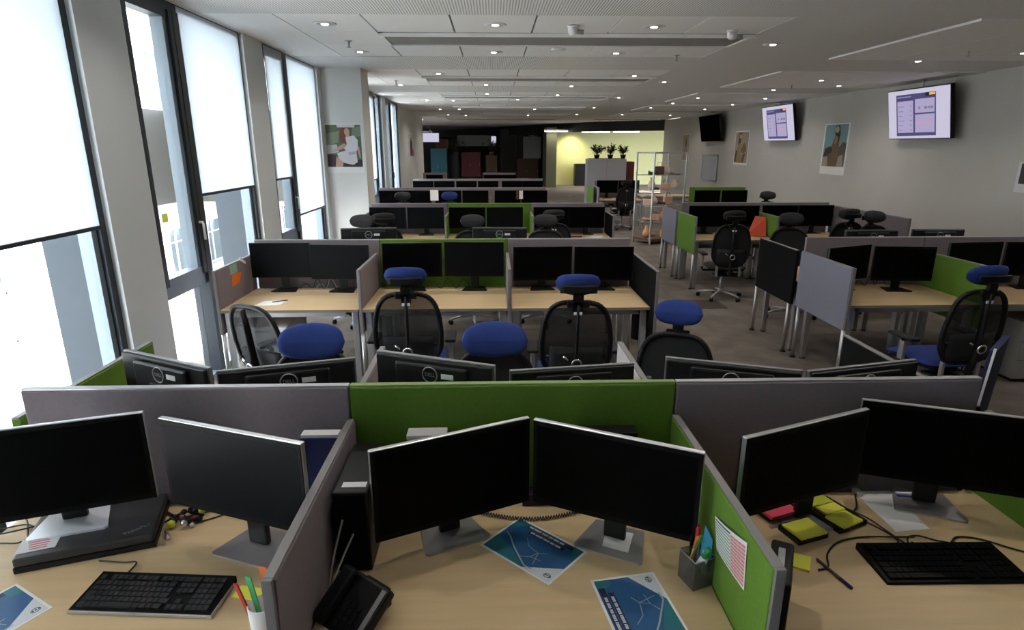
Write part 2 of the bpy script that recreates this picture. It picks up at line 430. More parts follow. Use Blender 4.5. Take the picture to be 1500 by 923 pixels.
# ------------------------------------------------------------------ ceiling fixtures
def make_downlight():
    root = empty('ceiling_downlight', (0, 0, HC))
    m = MB(); m.lathe([(.070, -.004), (.105, -.004), (.108, 0.0), (.070, 0.0)], 'white', 28); m.build('trim_ring', root)
    m = MB(); m.lathe([(.070, -.004), (.055, -.001), (.054, -.0005)], 'silver', 24); m.build('reflector', root)
    m = MB(); m.lathe([(.001, -.010), (.030, -.009), (.036, -.003), (.001, -.002)], 'bulb', 16); m.build('bulb', root)
    return root
mat('bulb', (1, 1, 1), .5, emit=(1, .93, .80), es=9)
DL = [(-1.62,15.7,'added by the windows in the third strip to light the far wall'),(-1.62,19.5,'added beside the far window-side wall to light it'),(-1.62,22.9,'added at the end of the far window-side wall to light it'),(-1.56,6.15,'nearest the windows, in the first tiled strip'),(.03,6.15,'in the middle of the first tiled strip'),(1.55,6.2,'in the first tiled strip beside the white security camera dome'),  # first three downlights are added to brighten the far window-side wall
 (-1.6,7.87,'nearest the windows, behind the first slot vent'),(.02,7.85,'in the middle, behind the first slot vent'),(1.52,7.88,'behind the first slot vent, towards the screens'),
 (3.15,7.18,'alone in the perforated board to the side of the first strip'),(5.61,8.31,'over the second bench, above the big screen side'),(6.4,7.58,'cut by the frame edge near the wall'),
 (-.85,10.1,'in front of the second slot vent, towards the windows'),(2.3,10.3,'in front of the second slot vent, towards the aisle'),(3.05,11.25,'alone beside the second tiled strip'),
 (-.12,11.83,'just behind the second slot vent'),(1.5,12.05,'behind the second slot vent, towards the aisle'),(-1.71,11.9,'by the windows in the second strip'),
 (5.6,10.7,'left of the pair in front of the big screen'),(6.43,11.63,'close to the wall in front of the big screen'),(5.59,12.48,'behind the pair in front of the big screen'),
 (-.12,13.8,'in front of the third slot vent'),(1.45,14.1,'in front of the third slot vent, towards the aisle'),(2.96,14.8,'alone beside the third strip'),
 (4.7,16.35,'over the aisle side of the fourth bench'),(4.76,14.55,'over the aisle side of the third bench'),(6.41,14.7,'close to the wall in front of the middle screen'),
 (.61,15.5,'behind the third slot vent'),(-.98,15.8,'behind the third slot vent, towards the windows'),(6.45,16.8,'close to the wall beside the middle screen'),
 (4.62,18.3,'over the aisle beyond the fourth bench'),(6.42,18.9,'close to the wall before the dark screen'),(1.29,19.4,'far back over the fifth bench'),(-1.03,19.5,'far back over the fifth bench, towards the windows'),
 (3.0,18.6,'far back over the aisle'),(6.4,22.5,'close to the wall beyond the dark screen'),(4.6,22.2,'far back, halfway between aisle and wall'),(1.3,23.2,'farthest over the benches'),(-1.0,23.3,'farthest over the benches, towards the windows'),(3.0,22.4,'farthest over the aisle'),
 (-1.56,2.3,'over the nearest bench by the windows'),(.03,2.3,'over the middle of the nearest bench'),(1.55,2.3,'over the nearest bench towards the aisle'),(-1.6,4.02,'behind the nearest bench by the windows'),(.02,4.0,'behind the middle of the nearest bench'),(1.52,4.0,'behind the nearest bench towards the aisle'),
 (3.15,3.35,'over the aisle beside the nearest bench'),(5.6,4.45,'over the floor beside the nearest bench'),(6.4,3.7,'close to the wall level with the nearest bench')]
dl0 = make_downlight(); kids(dl0)
for i, (x, y, where) in enumerate(DL):
    o = dl0 if i == 0 else copy_tree(dl0)
    o.location = (x, y, HC if x < 4.3 else HC-.020)
    tag(o, 'round ceiling downlight '+where, 'ceiling light', 'recessed downlights')
    ld = bpy.data.lights.new('downlight_lamp', 'SPOT'); ld.energy = LAMP; ld.color = (1, .94, .86); ld.spot_size = R(150); ld.spot_blend = .7; ld.shadow_soft_size = .05
    lo = bpy.data.objects.new('downlight_lamp', ld); C.objects.link(lo); lo.location = (0, 0, -.03); lo.parent = o

def make_sprinkler():
    m = MB(); m.lathe([(.001, -.002), (.04, -.003), (.04, 0), (.001, 0)], 'steel', 16); m.lathe([(.008, -.06), (.010, -.003), (.004, -.002)], 'steel', 10); m.lathe([(.001, -.068), (.022, -.066), (.022, -.062), (.001, -.060)], 'steel', 12)
    return m.build('ceiling_sprinkler')
sp0 = make_sprinkler()
for i, (x, y, w) in enumerate([(-1.56,7.1,'by the windows beside the first slot vent'),(-1.68,11.16,'by the windows beside the second slot vent'),(5.62,7.45,'on the wall side, nearest the frame edge'),(2.32,8.04,'at the aisle end of the first tiled strip'),(5.5,11.54,'in front of the big wall screen'),(3.83,15,'far back over the aisle')]):
    o = sp0 if i == 0 else sp0.copy()
    if i: C.objects.link(o)
    o.location = (x, y, HC-(.012 if x > 4.3 else 0)); tag(o, 'small metal ceiling sprinkler '+w, 'sprinkler', 'ceiling sprinklers')
def camera_dome(x, y, label, rod):
    root = empty('security_camera', (x, y, HC))
    m = MB(); m.lathe([(.001, -.012), (.055, -.012), (.06, 0), (.001, 0)], 'white', 20); m.build('mount', root)
    m = MB(); m.lathe([(.001, -.085), (.03, -.08), (.048, -.06), (.05, -.012), (.001, -.010)], 'white', 20); m.build('dome', root)
    m = MB(); m.tube([(.04, 0, -.05), (.10, .0, -.055)], .022, 'steel', 12); m.build('lens_barrel', root)
    tag(root, label, 'security camera', 'cameras under the ceiling')
camera_dome(.77, 6.18, 'white ceiling camera in the middle of the first tiled strip', 1)
camera_dome(2.38, 6.38, 'white ceiling camera at the aisle end of the first tiled strip', 0)
m = MB(); m.lathe([(.001, -.02), (.07, -.018), (.085, -.006), (.085, 0), (.001, 0)], 'white', 24); o = m.build('smoke_detector', None, (.78, 7.6, HC)); tag(o, 'flat white smoke detector behind the first slot vent', 'smoke detector')

# ------------------------------------------------------------------ desk benches
DT = .74
def desk(x0, x1, yb, side, label, pale=False):
    """side -1: sits in front of the screen line, +1 behind it; yb = screen line"""
    w = x1-x0; dd = .80; root = empty('desk', ((x0+x1)/2, yb+side*(.035+dd/2), 0), 0 if side < 0 else PI)
    m = MB(); m.box((-w/2+.019, -dd/2, DT-.026), (w/2-.019, dd/2, DT), 'beech', .003); m.build('desktop', root)
    m = MB(); m.box((-w/2+.019, -dd/2-.0012, DT-.026), (w/2-.019, -dd/2+.001, DT-.002), 'edge_band'); m.build('edge_band', root)
    m = MB(); m.box((-w/2+.10, -dd/2+.05, DT-.075), (w/2-.10, -dd/2+.09, DT-.027), 'steel'); m.box((-w/2+.10, dd/2-.09, DT-.075), (w/2-.10, dd/2-.05, DT-.027), 'steel'); m.box((-w/2+.10, -dd/2+.05, DT-.06), (-w/2+.13, dd/2-.05, DT-.03), 'steel'); m.box((w/2-.13, -dd/2+.05, DT-.06), (w/2-.10, dd/2-.05, DT-.03), 'steel'); m.build('frame', root)
    for sx in (-1, 1):
        for sy in (-1, 1):
            m = MB(); x = sx*(w/2-.055); y = sy*(dd/2-.07)
            m.box((x-.025, y-.025, .012), (x+.025, y+.025, DT-.027), 'silver', .004); m.box((x-.02, y-.02, 0), (x+.02, y+.02, .013), 'black')
            m.build('leg', root)
    m = MB(); m.box((-w/2+.1, dd/2-.17, DT-.17), (w/2-.1, dd/2-.10, DT-.155), 'steel'); m.box((-w/2+.1, dd/2-.17, DT-.155), (w/2-.1, dd/2-.167, DT-.09), 'steel'); m.build('cable_tray', root)
    tag(root, label, 'desk', 'beech desks of the benches')
    return root
def back_screen(x0, x1, y, colour, label, h=1.2, z0=.48):
    w = x1-x0; root = empty('desk_screen', ((x0+x1)/2, y, 0)); g = .002
    m = MB(); m.box((-w/2+g, -.018, z0), (w/2-g, .018, h-.006), colour, .006); m.build('fabric_panel', root)
    m = MB(); m.box((-w/2+g, -.014, h-.008), (w/2-g, .014, h), 'steel' if colour != 'green' else 'green_edge', .002); m.build('top_rail', root)
    for sx in (-1, 1):
        m = MB(); m.box((sx*(w/2-.12)-.02, -.012, .0), (sx*(w/2-.12)+.02, .012, z0+.01), 'silver'); m.build('post', root)
    tag(root, label, 'desk divider', 'screens along the benches')
    return root
def side_screen(x, ya, yb, colour, label, h=1.07, z0=.52, posts=True, other=None):
    """runs from ya (free end) to yb (at the bench line)"""
    L = abs(yb-ya); s = 1 if yb > ya else -1; root = empty('side_screen', (x, ya, 0), 0 if s > 0 else PI)
    m = MB(); m.box((-.017, .012, z0), (.017, L-.021, h-.006), colour, .006)
    m.build('fabric_panel', root)
    m = MB(); m.box((-.013, 0, z0), (.013, .012, h), 'rail_grey', .002); m.box((-.013, .012, h-.008), (.013, L-.021, h), 'rail_grey', .002); m.build('edge_trim', root)
    if posts:
        for yy in (.03, L-.08):
            m = MB(); m.tube([(0, yy, 0.0), (0, yy, z0+.01)], .017, 'silver', 10); m.lathe([(.03, 0), (.03, .012), (.018, .02)], 'black', 12, Matrix.Translation((0, yy, 0))); m.build('post', root)
    tag(root, label, 'side divider', 'side dividers between desks')
    return root
mat('green_edge', (.20, .27, .10), .6); mat('rail_grey', (.22, .21, .21), .5, .3)
B = [2.08, 5.69, 9.40, 13.03, 16.6, 20.4]      # bench screen lines
NM = ['nearest bench', 'second bench', 'third bench', 'fourth bench', 'fifth bench', 'farthest bench']
def bench(k, xs, cols, near, far, place, xn=None, xf=None):
    xn = xn or xs; xf = xf or xn
    y = B[k]
    for i in range(len(xs)-1):
        w = place[i]
        back_screen(xs[i], xs[i+1], y, cols[i], {'mauve': 'mauve grey', 'green': 'bright green', 'lilac': 'lilac grey', 'charcoal': 'dark charcoal'}[cols[i]]+' fabric screen along the '+NM[k]+', '+w)
        if near: desk(xn[i], xn[i+1], y-.02+.003, -1, 'beech desk on the camera side of the '+NM[k]+', '+w)
        if far: desk(xf[i], xf[i+1], y+.02-.003, 1, 'beech desk on the rear side of the '+NM[k]+', '+w)
P3 = ['by the windows', 'middle place', 'by the aisle']
X1 = [-1.727, -.54, .68, 1.86]; X2 = [-2.265, -1.088, .128, 1.31]; X3 = [-1.896, -.716, .58, 1.73]; X4 = [-2.436, -1.25, -.06, 1.13]; X5 = [-2.17, -1.0, .17, 1.34]
bench(0, X1, ['mauve', 'green', 'mauve'], 1, 1, P3, [-1.76, -.54, .685, 1.90], [-1.80, -.57, .655, 1.895])
bench(1, X2, ['mauve', 'green', 'mauve'], 1, 1, P3, [-2.29, -1.12, .128, 1.335])
bench(2, X3, ['mauve', 'green', 'mauve'], 1, 1, P3, [-1.92, -.70, .575, 1.76])
bench(3, X4, ['mauve', 'mauve', 'mauve'], 1, 0, P3)
bench(4, X5, ['mauve', 'mauve', 'mauve'], 1, 0, P3)
bench(5, [-2.33, -1.53], ['mauve'], 1, 0, ['by the windows']); bench(5, [-.35, .74], ['mauve'], 1, 0, ['middle place'])
PR = ['aisle place across the aisle', 'middle place across the aisle', 'wall place across the aisle']
bench(1, [3.03, 4.20, 5.40, 6.60], ['mauve', 'mauve', 'mauve'], 1, 1, PR)
bench(2, [2.95, 4.13, 5.30], ['mauve', 'mauve'], 1, 1, PR, [2.92, 4.12, 5.30])
bench(3, [4.24, 5.46], ['green'], 1, 0, PR, [4.24, 5.46])
def sides(lst):
    for (x, ya, yb, c, lab) in lst:
        side_screen(x, ya, yb, c, lab, posts=not (abs(yb-2.08) < .01 and ya < 2))
sides([
 (-.54, 1.19, B[0], 'mauve', 'grey mauve side divider between the keyboard desk and the desk with map leaflets'),
 (.685, 1.19, B[0], 'green', 'green side divider with a striped paper pinned on it, beside the pen pot'),
 (1.90, 1.19, B[0], 'green', 'green side divider at the right end of the nearest bench, mostly behind the black monitor'),
 (-1.80, 3.02, B[0], 'green', 'green side divider poking up behind the nearest bench by the windows'),
 (-.57, 2.90, B[0], 'mauve', 'side divider seen edge-on behind the nearest bench, between two monitor backs'),
 (.655, 2.94, B[0], 'pale_grey', 'pale grey side divider behind the nearest bench, sloping towards the screen line'),
 (1.895, 3.02, B[0], 'charcoal', 'dark side divider with a grey rim behind the nearest bench'),
 (-2.29, 4.85, B[1], 'mauve', 'mauve side divider with green and orange notes at the window end of the second bench'),
 (-1.12, 4.85, B[1], 'mauve', 'mauve side divider between the window desk and the middle desk of the second bench'),
 (.128, 4.85, B[1], 'mauve', 'narrow-looking side divider between the middle and aisle desks of the second bench'),
 (1.335, 4.72, B[1], 'charcoal', 'dark charcoal side divider at the aisle end of the second bench'),
 (3.01, 4.80, B[1], 'lilac', 'pale lilac side divider at the aisle end of the second bench, across the aisle'),
 (2.985, 6.56, B[1], 'charcoal', 'black side divider with thin legs directly behind the pale lilac one'),
 (4.20, 4.80, B[1], 'green', 'green side divider between the first two desks of the second bench across the aisle'),
 (-1.92, 8.60, B[2], 'mauve', 'mauve side divider at the window end of the third bench, beside the poster pillar'),
 (-.70, 8.75, B[2], 'green', 'green side divider between window and middle desks of the third bench'),
 (.575, 8.75, B[2], 'green', 'bright green side divider between middle and aisle desks of the third bench'),
 (1.76, 8.75, B[2], 'charcoal', 'dark side divider at the aisle end of the third bench'),
 (2.92, 8.55, B[2], 'green', 'bright green side divider facing the aisle at the third bench across the aisle'),
 (2.90, 10.2, B[2], 'lilac', 'lilac side divider directly behind the green one facing the aisle'),
 (4.12, 8.55, B[2], 'green', 'green side divider beside the orange folder'),
])
side_screen(5.32, 7.5, 9.36, 'mauve', 'mauve divider running from the third bench towards the poster wall side', h=1.16)

# ------------------------------------------------------------------ monitors
def make_monitor(w=.553, h=.325, scr='screen', edge='silver'):
    """local: screen faces -y, top edge at z=0, centred on x; feet are added per monitor"""
    root = empty('monitor'); hw = w/2
    m = MB(); m.box((-hw, -.0085, -h), (hw, .010, 0), edge, .003); m.build('rim', root)
    m = MB(); m.box((-hw+.002, -.0115, -h+.002), (hw-.002, -.008, -.003), 'bezel', .001); m.build('bezel', root)
    m = MB(); m.box((-hw+.016, -.0122, -h+.022), (hw-.016, -.0110, -.018), scr); m.build('screen', root)
    m = MB(); m.box((-hw+.006, .010, -h+.006), (hw-.006, .026, -.006), 'shell', .007)
    m.box((-.17, .024, -h+.04), (.17, .045, -.022), 'shell', .012); b = m.build('back_shell', root)
    m = MB(); n = 28; m.tube([(.034*math.cos(2*PI*k/n), .0462, -.064+.034*math.sin(2*PI*k/n)) for k in range(n)], .0026, 'steel', 6, True)
    ring = m.build('logo_ring', b)
    text_part('DELL', .022, 'steel', 'logo', b, Matrix.Translation((0, .0458, -.064)) @ Matrix.Rotation(PI, 4, 'Z') @ Matrix.Rotation(PI/2, 4, 'X'))
    m = MB(); m.box((-.108, .0445, -.075), (-.052, .0462, -.052), 'paper'); m.build('asset_sticker', b)
    return root
def make_stand(h, z, plate='stand_plate', neck='black', sx=0):
    """from desk (local z=-z) up to the middle of the shell"""
    p = MB(); w, d = .235, .175
    p.prism([(-w/2, -d/2+.01), (-w/2+.01, -d/2), (w/2-.01, -d/2), (w/2, -d/2+.01), (w/2-.03, d/2), (-w/2+.03, d/2)], -z, -z+.008, plate, Matrix.Translation((sx, .055, 0)))
    nk = MB(); nk.box((sx-.038, .058, -z+.008), (sx+.038, .082, -h*.35), neck, .006); nk.box((-.05, .045, -h*.62), (.05, .060, -h*.32), neck, .003)
    return p, nk
PROT = {}
def monitor(x, y, ang, zt, label, group, far=False, kind='black', base=DT, h=.325, plate='stand_plate', neck='black', sx=0):
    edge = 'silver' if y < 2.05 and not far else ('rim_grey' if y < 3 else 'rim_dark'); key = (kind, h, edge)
    if key not in PROT:
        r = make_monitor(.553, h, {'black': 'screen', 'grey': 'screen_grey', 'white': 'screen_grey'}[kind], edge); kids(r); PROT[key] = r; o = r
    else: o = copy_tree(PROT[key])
    o.location = (x, y, zt); o.rotation_euler = (0, 0, R(ang)+(PI if far else 0))
    p, nk = make_stand(h, zt-base, plate, neck, sx); p.build('stand_base', o); nk.build('stand_neck', o)
    tag(o, label, 'monitor', group); return o
g1 = 'monitors on the near side of the nearest bench'
monitor(-1.45, 1.80, 18, 1.19, 'big black monitor on the left desk, its silver foot resting on the closed laptop', g1, base=.792, plate='plate_bright')
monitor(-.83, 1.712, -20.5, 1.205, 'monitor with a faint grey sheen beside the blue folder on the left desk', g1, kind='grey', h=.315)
monitor(-.137, 1.765, 24.0, 1.155, 'black monitor on the middle desk, beside the black computer tower', g1)
monitor(.378, 1.705, -26.6, 1.172, 'black monitor on the middle desk with a note on its foot, beside the pen pot', g1, h=.312)
monitor(1.035, 1.765, 21.2, 1.176, 'black monitor on the right desk standing behind the yellow and pink sticky notes', g1, h=.293, sx=.12)
monitor(1.605, 1.885, -20.5, 1.160, 'black monitor on the right desk above the black keyboard, cut by the frame edge', g1, h=.300)
g2 = 'monitor backs behind the nearest bench'
monitor(-1.43, 2.49, -27, 1.165, 'back of a monitor with ring logo beside the green divider near the windows', g2, far=True)
monitor(-.875, 2.40, 15.5, 1.165, 'back of a monitor with ring logo below the leaning blue-seated chair', g2, far=True)
monitor(-.255, 2.38, -22, 1.195, 'back of a monitor with ring logo below the chair with the blue headrest', g2, far=True)
monitor(.335, 2.40, 8, 1.140, 'back of a monitor showing only its black top edge below the middle chair', g2, far=True)
monitor(1.014, 2.37, -19.5, 1.158, 'back of a monitor in front of the chair with the tilted blue headrest', g2, far=True)
monitor(1.56, 2.33, 13, 1.160, 'back of a monitor near the aisle end of the nearest bench', g2, far=True)
g3 = 'monitors on the near side of the second bench'
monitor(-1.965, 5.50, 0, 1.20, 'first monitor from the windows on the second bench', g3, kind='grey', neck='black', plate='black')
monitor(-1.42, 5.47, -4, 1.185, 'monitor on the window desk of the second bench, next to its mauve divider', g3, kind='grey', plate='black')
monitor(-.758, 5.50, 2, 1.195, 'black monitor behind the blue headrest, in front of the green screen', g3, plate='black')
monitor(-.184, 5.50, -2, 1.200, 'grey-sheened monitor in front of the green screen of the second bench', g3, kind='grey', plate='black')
monitor(.455, 5.50, 2, 1.155, 'black monitor on the aisle desk of the second bench, nearer the green screen', g3, plate='black')
monitor(1.025, 5.48, -2, 1.155, 'black monitor next to the charcoal divider at the aisle end of the second bench', g3, plate='black')
g4 = 'monitors across the aisle'
monitor(3.29, 5.37, 22, 1.165, 'black monitor half hidden behind the lilac side divider across the aisle', g4, plate='black')
monitor(3.79, 5.34, -5, 1.165, 'black monitor on a slim neck beside the green divider across the aisle', g4, plate='black')
monitor(4.52, 5.42, 6, 1.190, 'black monitor behind the headrest of the chair across the aisle', g4, plate='black')
monitor(5.09, 5.40, -6, 1.190, 'black monitor at the right edge of the picture on the second bench across the aisle', g4, plate='black')
monitor(5.74, 5.42, 3, 1.17, 'black monitor on the wall place of the second bench across the aisle', g4, plate='black')
g5 = 'small monitors of the rear benches'
for (x, kind, lab) in [(-1.60, 'grey', 'third bench, first from the windows'), (-1.03, 'grey', 'third bench, second from the windows, on a visible neck'), (-.40, 'black', 'third bench, behind the green divider'), (.17, 'grey', 'third bench, just window side of the bright green divider'), (.88, 'black', 'third bench, just aisle side of the bright green divider'), (1.42, 'black', 'third bench, at the aisle end')]:
    monitor(x, 9.15, 0, 1.165, 'black monitor on the '+lab, g5, kind=kind, plate='black')
for (x, lab) in [(-2.12, 'by the windows'), (-1.58, 'second from the windows'), (-.95, 'beside the white sheet'), (-.38, 'fourth from the windows'), (.30, 'fifth from the windows'), (.86, 'last before the aisle')]:
    monitor(x, 12.78, 0, 1.160, 'black monitor on the fourth bench, '+lab, g5, plate='black')
for (x, lab) in [(-1.87, 'by the windows'), (-1.31, 'second from the windows'), (-.72, 'third from the windows'), (-.14, 'fourth from the windows'), (.50, 'fifth from the windows'), (1.05, 'last before the yellow wall')]:
    monitor(x, 16.35, 0, 1.160, 'small black monitor on the fifth bench, '+lab, g5, plate='black')
for (x, lab) in [(-1.93, 'by the windows'), (-.05, 'in the middle'), (.49, 'at the end of the middle screen')]:
    monitor(x, 20.15, 0, 1.15, 'tiny black monitor on the farthest bench, '+lab, g5, plate='black')
for (x, lab) in [(3.27, 'near the aisle, behind the black chair'), (3.81, 'beside the orange folder')]:
    monitor(x, 9.15, 0, 1.175, 'black monitor on the third bench across the aisle, '+lab, g4, plate='black')
for (x, lab) in [(4.41, 'first beyond the green divider'), (4.97, 'second beyond the green divider')]:
    monitor(x, 9.15, 0, 1.180, 'black monitor on the third bench across the aisle, '+lab, g4, plate='black')
for (x, lab) in [(4.45, 'aisle side'), (5.03, 'wall side')]:
    monitor(x+.09, 12.75, 0, 1.155, 'black monitor in front of the green screen by the poster wall, '+lab, g4, plate='black')
for (x, y, a, zt, lab) in [(-1.25, 6.02, 5, 1.265, 'beside the black chair near the pillar'), (.06, 6.02, -4, 1.265, 'behind the middle of the second bench'), (3.9, 6.05, 0, 1.22, 'behind the second bench across the aisle'), (4.6, 6.05, 0, 1.225, 'farther along behind the second bench across the aisle')]:
    monitor(x, y, a, zt, 'monitor rim rising over the screens, '+lab, 'monitors on the rear side of the second bench', far=True, plate='black')

# ------------------------------------------------------------------ chairs
def make_chair(head=True, seat='blue', headc='blue', spokes='black', backc='mesh_fabric', reclined=8, arms=True, drop=0, hd=0, hs=1):
    """sitter looks to +y"""
    root = empty('office_chair')
    b = MB()
    for k in range(5):
        a = R(90+72*k); b.tube([(0, 0, .10), (.17*math.cos(a), .17*math.sin(a), .09), (.30*math.cos(a), .30*math.sin(a), .068)], [.026, .020, .014], spokes, 8, flat=.8)
    b.lathe([(.038, .07), (.04, .12), (.03, .14)], spokes, 16); b.build('star_base', root)
    for k in range(5):
        a = R(90+72*k); c = MB(); x, y = .30*math.cos(a), .30*math.sin(a)
        for s in (-1, 1):
            M = Matrix.Translation((x, y, .028)) @ Matrix.Rotation(a, 4, 'Z') @ Matrix.Rotation(PI/2, 4, 'X')
            c.lathe([(.010, .004*s), (.028, .006*s), (.028, .020*s), (.012, .024*s)], 'black', 14, M)
        c.tube([(x, y, .028), (x, y, .07)], .006, 'steel', 6); c.build('caster', root)
    m = MB(); m.lathe([(.026, .12), (.026, .27), (.016, .275), (.016, .38), (.02, .385)], 'steel', 14); m.build('gas_lift', root)
    m = MB(); m.box((-.10, -.16, .375), (.10, .12, .42), 'black', .012); m.tube([(.10, .05, .40), (.24, .06, .395)], .006, 'steel', 6); m.box((-.165, -.275, .36), (-.135, -.25, .60), 'silver', .004); m.box((.135, -.275, .36), (.165, -.25, .60), 'silver', .004); m.box((-.165, -.27, .36), (.165, -.10, .375), 'black'); m.build('mechanism', root)
    # seat cushion, waterfall front
    m = MB()
    def cush(sgn):
        def f(u, v):
            x = (u-.5)*.50; y = (v-.5)*.49; ex = abs(u-.5)*2; ey = abs(v-.5)*2
            x *= 1-.10*ey**4; y *= 1-.08*ex**4
            z = .455+sgn*.038*(1-ex**6)*(1-ey**6)
            if sgn > 0: z += .010*ex**2-.025*max(0, v-.75)*4
            return (x, y, z)
        return f
    SM = Matrix.Translation((0, 0, -drop*.6)); m.grid(cush(1), 14, 14, seat, 0, True, SM); m.grid(lambda u, v: cush(-1)(1-u, v), 14, 14, seat, 0, True, SM)
    m.build('seat', root)
    # backrest: frame ring with weave
    T = Matrix.Translation((0, -.235, .50-drop)) @ Matrix.Rotation(R(reclined), 4, 'X')
    def bp(x, z):   # gentle curve to both directions
        return (x, -.045*math.cos(x*3.2)+.05*((z-.12)**2)*3-.0, z)
    H = .56
    def outline(k, n):
        a = 2*PI*k/n; ca, sa = math.cos(a), math.sin(a); e = .55
        x = .235*(abs(ca)**e)*(1 if ca > 0 else -1); z = H/2+H/2*(abs(sa)**e)*(1 if sa > 0 else -1)
        x *= 1-.22*max(0, (z-.30)/H)*1.3-.18*max(0, (.14-z)/H)*3
        return x, z
    n = 40; m = MB(); m.tube([bp(*outline(k, n)) for k in range(n)], .018, 'black', 8, True, T)
    m.tube([bp(-.20, .17), bp(-.1, .165), bp(0, .165), bp(.1, .165), bp(.20, .17)], .013, 'black', 8, False, T)
    m.build('backrest_frame', root)
    m = MB(); vs = [bp(0, H/2)]; rings = 6; fs = []
    for r_ in range(1, rings+1):
        for k in range(n):
            x, z = outline(k, n); q = r_/rings; vs.append(bp(x*q, H/2+(z-H/2)*q))
    for k in range(n): fs.append((0, 1+k, 1+(k+1) % n))
    for r_ in range(rings-1):
        for k in range(n): fs.append((1+r_*n+k, 1+(r_+1)*n+k, 1+(r_+1)*n+(k+1) % n, 1+r_*n+(k+1) % n))
    m.add(vs, fs, backc, True, T); m.build('backrest_weave', root)
    # lower back pad, dark
    m = MB(); m.grid(lambda u, v: (bp((u-.5)*.36, .02+v*.22)[0], bp((u-.5)*.36, .02+v*.22)[1]-.016, .02+v*.22), 8, 4, 'black_soft', .03, True, T); m.build('lumbar_pad', root)
    m = MB(); m.tube([(0, -.10, -.10), (0, -.115, .02), (0, -.105, .2), (0, -.075, .42), (0, -.06, H+.0)], [.036, .034, .030, .028, .022], 'black', 8, False, T, .5)
    m.tube([(0, .14, -.075), (0, -.02, -.10), (0, -.10, -.08)], .028, 'black', 8, False, T); m.build('back_spine', root)
    m = MB(); nn = 20; m.tube([(.031*math.cos(2*PI*k/nn), -.148, .165+.031*math.sin(2*PI*k/nn)) for k in range(nn)], .008, 'chrome', 8, True, T)
    m.lathe([(.001, 0), (.026, 0), (.026, .02), (.001, .02)], 'black', 14, T @ Matrix.Translation((0, -.152, .165)) @ Matrix.Rotation(-PI/2, 4, 'X'))
    m.tube([(-.055, -.13, .185), (-.09, -.125, .21)], .008, 'chrome', 8, False, T); m.build('tension_knob', root)
    if head:
        m = MB(); m.box((-.035, -.075, H-.06), (.035, -.045, H+.075), 'black', .006, T); m.box((-.075, -.075, H-.02), (.075, -.04, H+.03), 'black', .01, T); m.build('headrest_post', root)
        m = MB(); m.box((-.028, -.082, H-.065), (.028, -.0765, H-.045), 'paper', 0, T); m.build('maker_plate', root)
        m = MB()
        def hp(u, v):
            a = (u-.5)*2; b_ = v*2*PI
            w = max(.001, (1-abs(a)**4))**.5
            x = a*.150*hs; y = .045*math.cos(b_)*w*hs+.035*a*a*1.2; z = .082*hs*math.sin(b_)*w*(1-.15*abs(a))
            y += -.25*(z); 
            return (x, y-.02, z+H+.125-hd)
        m.grid(hp, 18, 18, headc, 0, True, T); hr = m.build('headrest', root)
        m = MB(); m.grid(lambda u, v: ((u-.5)*.24, -.070-.012*math.cos((u-.5)*3), H+.085-hd+v*.055), 8, 4, 'black', .014, True, T); m.build('headrest_shell', hr)
    if arms:
        for s in (-1, 1):
            m = MB(); m.tube([(s*.10, -.02, .40), (s*.27, -.02, .40), (s*.29, -.02, .43), (s*.29, -.02, .62)], .016, 'black', 8, flat=1)
            m.box((s*.29-.016, -.045, .45), (s*.29+.016, .005, .60), 'silver', .006)
            m.box((s*.29-.042, -.14, .62), (s*.29+.042, .11, .648), 'black', .012); m.build('armrest', root)
    return root
CH = {}
def chair(kind, x, y, deg, label, group='office chairs at the benches', **kw):
    if kind not in CH:
        o = make_chair(**kw); kids(o); CH[kind] = o
    else: o = copy_tree(CH[kind])
    o.location = (x, y, 0); o.rotation_euler = (0, 0, R(deg)); tag(o, label, 'chair', group); return o
K1 = dict(); K2 = dict(head=False); K3 = dict(headc='black_soft', seat='black_soft', spokes='steel', backc='black_soft')
chair('blue', -.63, 4.42, 2, 'mesh office chair with blue headrest pushed to the middle desk of the second bench', **K1)
chair('blue', .57, 4.15, -3, 'mesh office chair with blue headrest in front of the aisle desk of the second bench')
chair('nohead', -1.42, 4.15, -30, 'headless mesh chair turned sideways by the window, its grey back leaning', **dict(head=False, reclined=14))
LOW = dict(drop=.15, hd=.06, hs=1.28, backc='black_soft')
chair('low', 0.0, 2.97, 180, 'chair showing only a fat blue headrest behind the nearest bench, middle', **LOW)
chair('low', -1.04, 2.97, 182, 'chair showing a large blue pad beside the leaning headless chair')
chair('low2', 1.05, 3.32, 158, 'black chair with tilted blue headrest behind the nearest bench near the aisle', drop=.17, hd=-.02, backc='black_soft')
chair('blue', 3.46, 4.36, 6, 'black chair with dark blue headrest and blue seat across the aisle, turned away')
chair('black', 3.17, 8.05, -6, 'tall black swivel chair with steel star base at the third bench across the aisle', **K3)
chair('black', 3.27, 15.3, 4, 'black swivel chair in front of the far double monitor beside the glass cabinet')
chair('black', -1.62, 6.98, 175, 'chair behind the second bench near the poster pillar')
chair('black', -1.45, 7.9, 12, 'black chair at the window desk of the third bench')
chair('black', -.24, 6.95, 183, 'chair behind the middle of the second bench, seen under the desk by its feet')
chair('black', .62, 6.95, 178, 'chair behind the aisle end of the second bench')
chair('black', .78, 8.25, 3, 'black chair at the aisle desk of the third bench')
chair('black', -1.66, 10.75, 178, 'chair with a pale back behind the third bench near the pillar')
chair('blue', -.80, 10.75, 180, 'chair with a blue headrest behind the middle of the third bench')
chair('black', 4.92, 7.25, 185, 'black chair near the poster wall, its headrest over the grey screens')
chair('black', 5.05, 10.7, 180, 'black chair behind the third bench across the aisle, under the portrait poster')
chair('black', 3.65, 7.05, 170, 'black chair behind the second bench across the aisle, seen below the lilac divider')
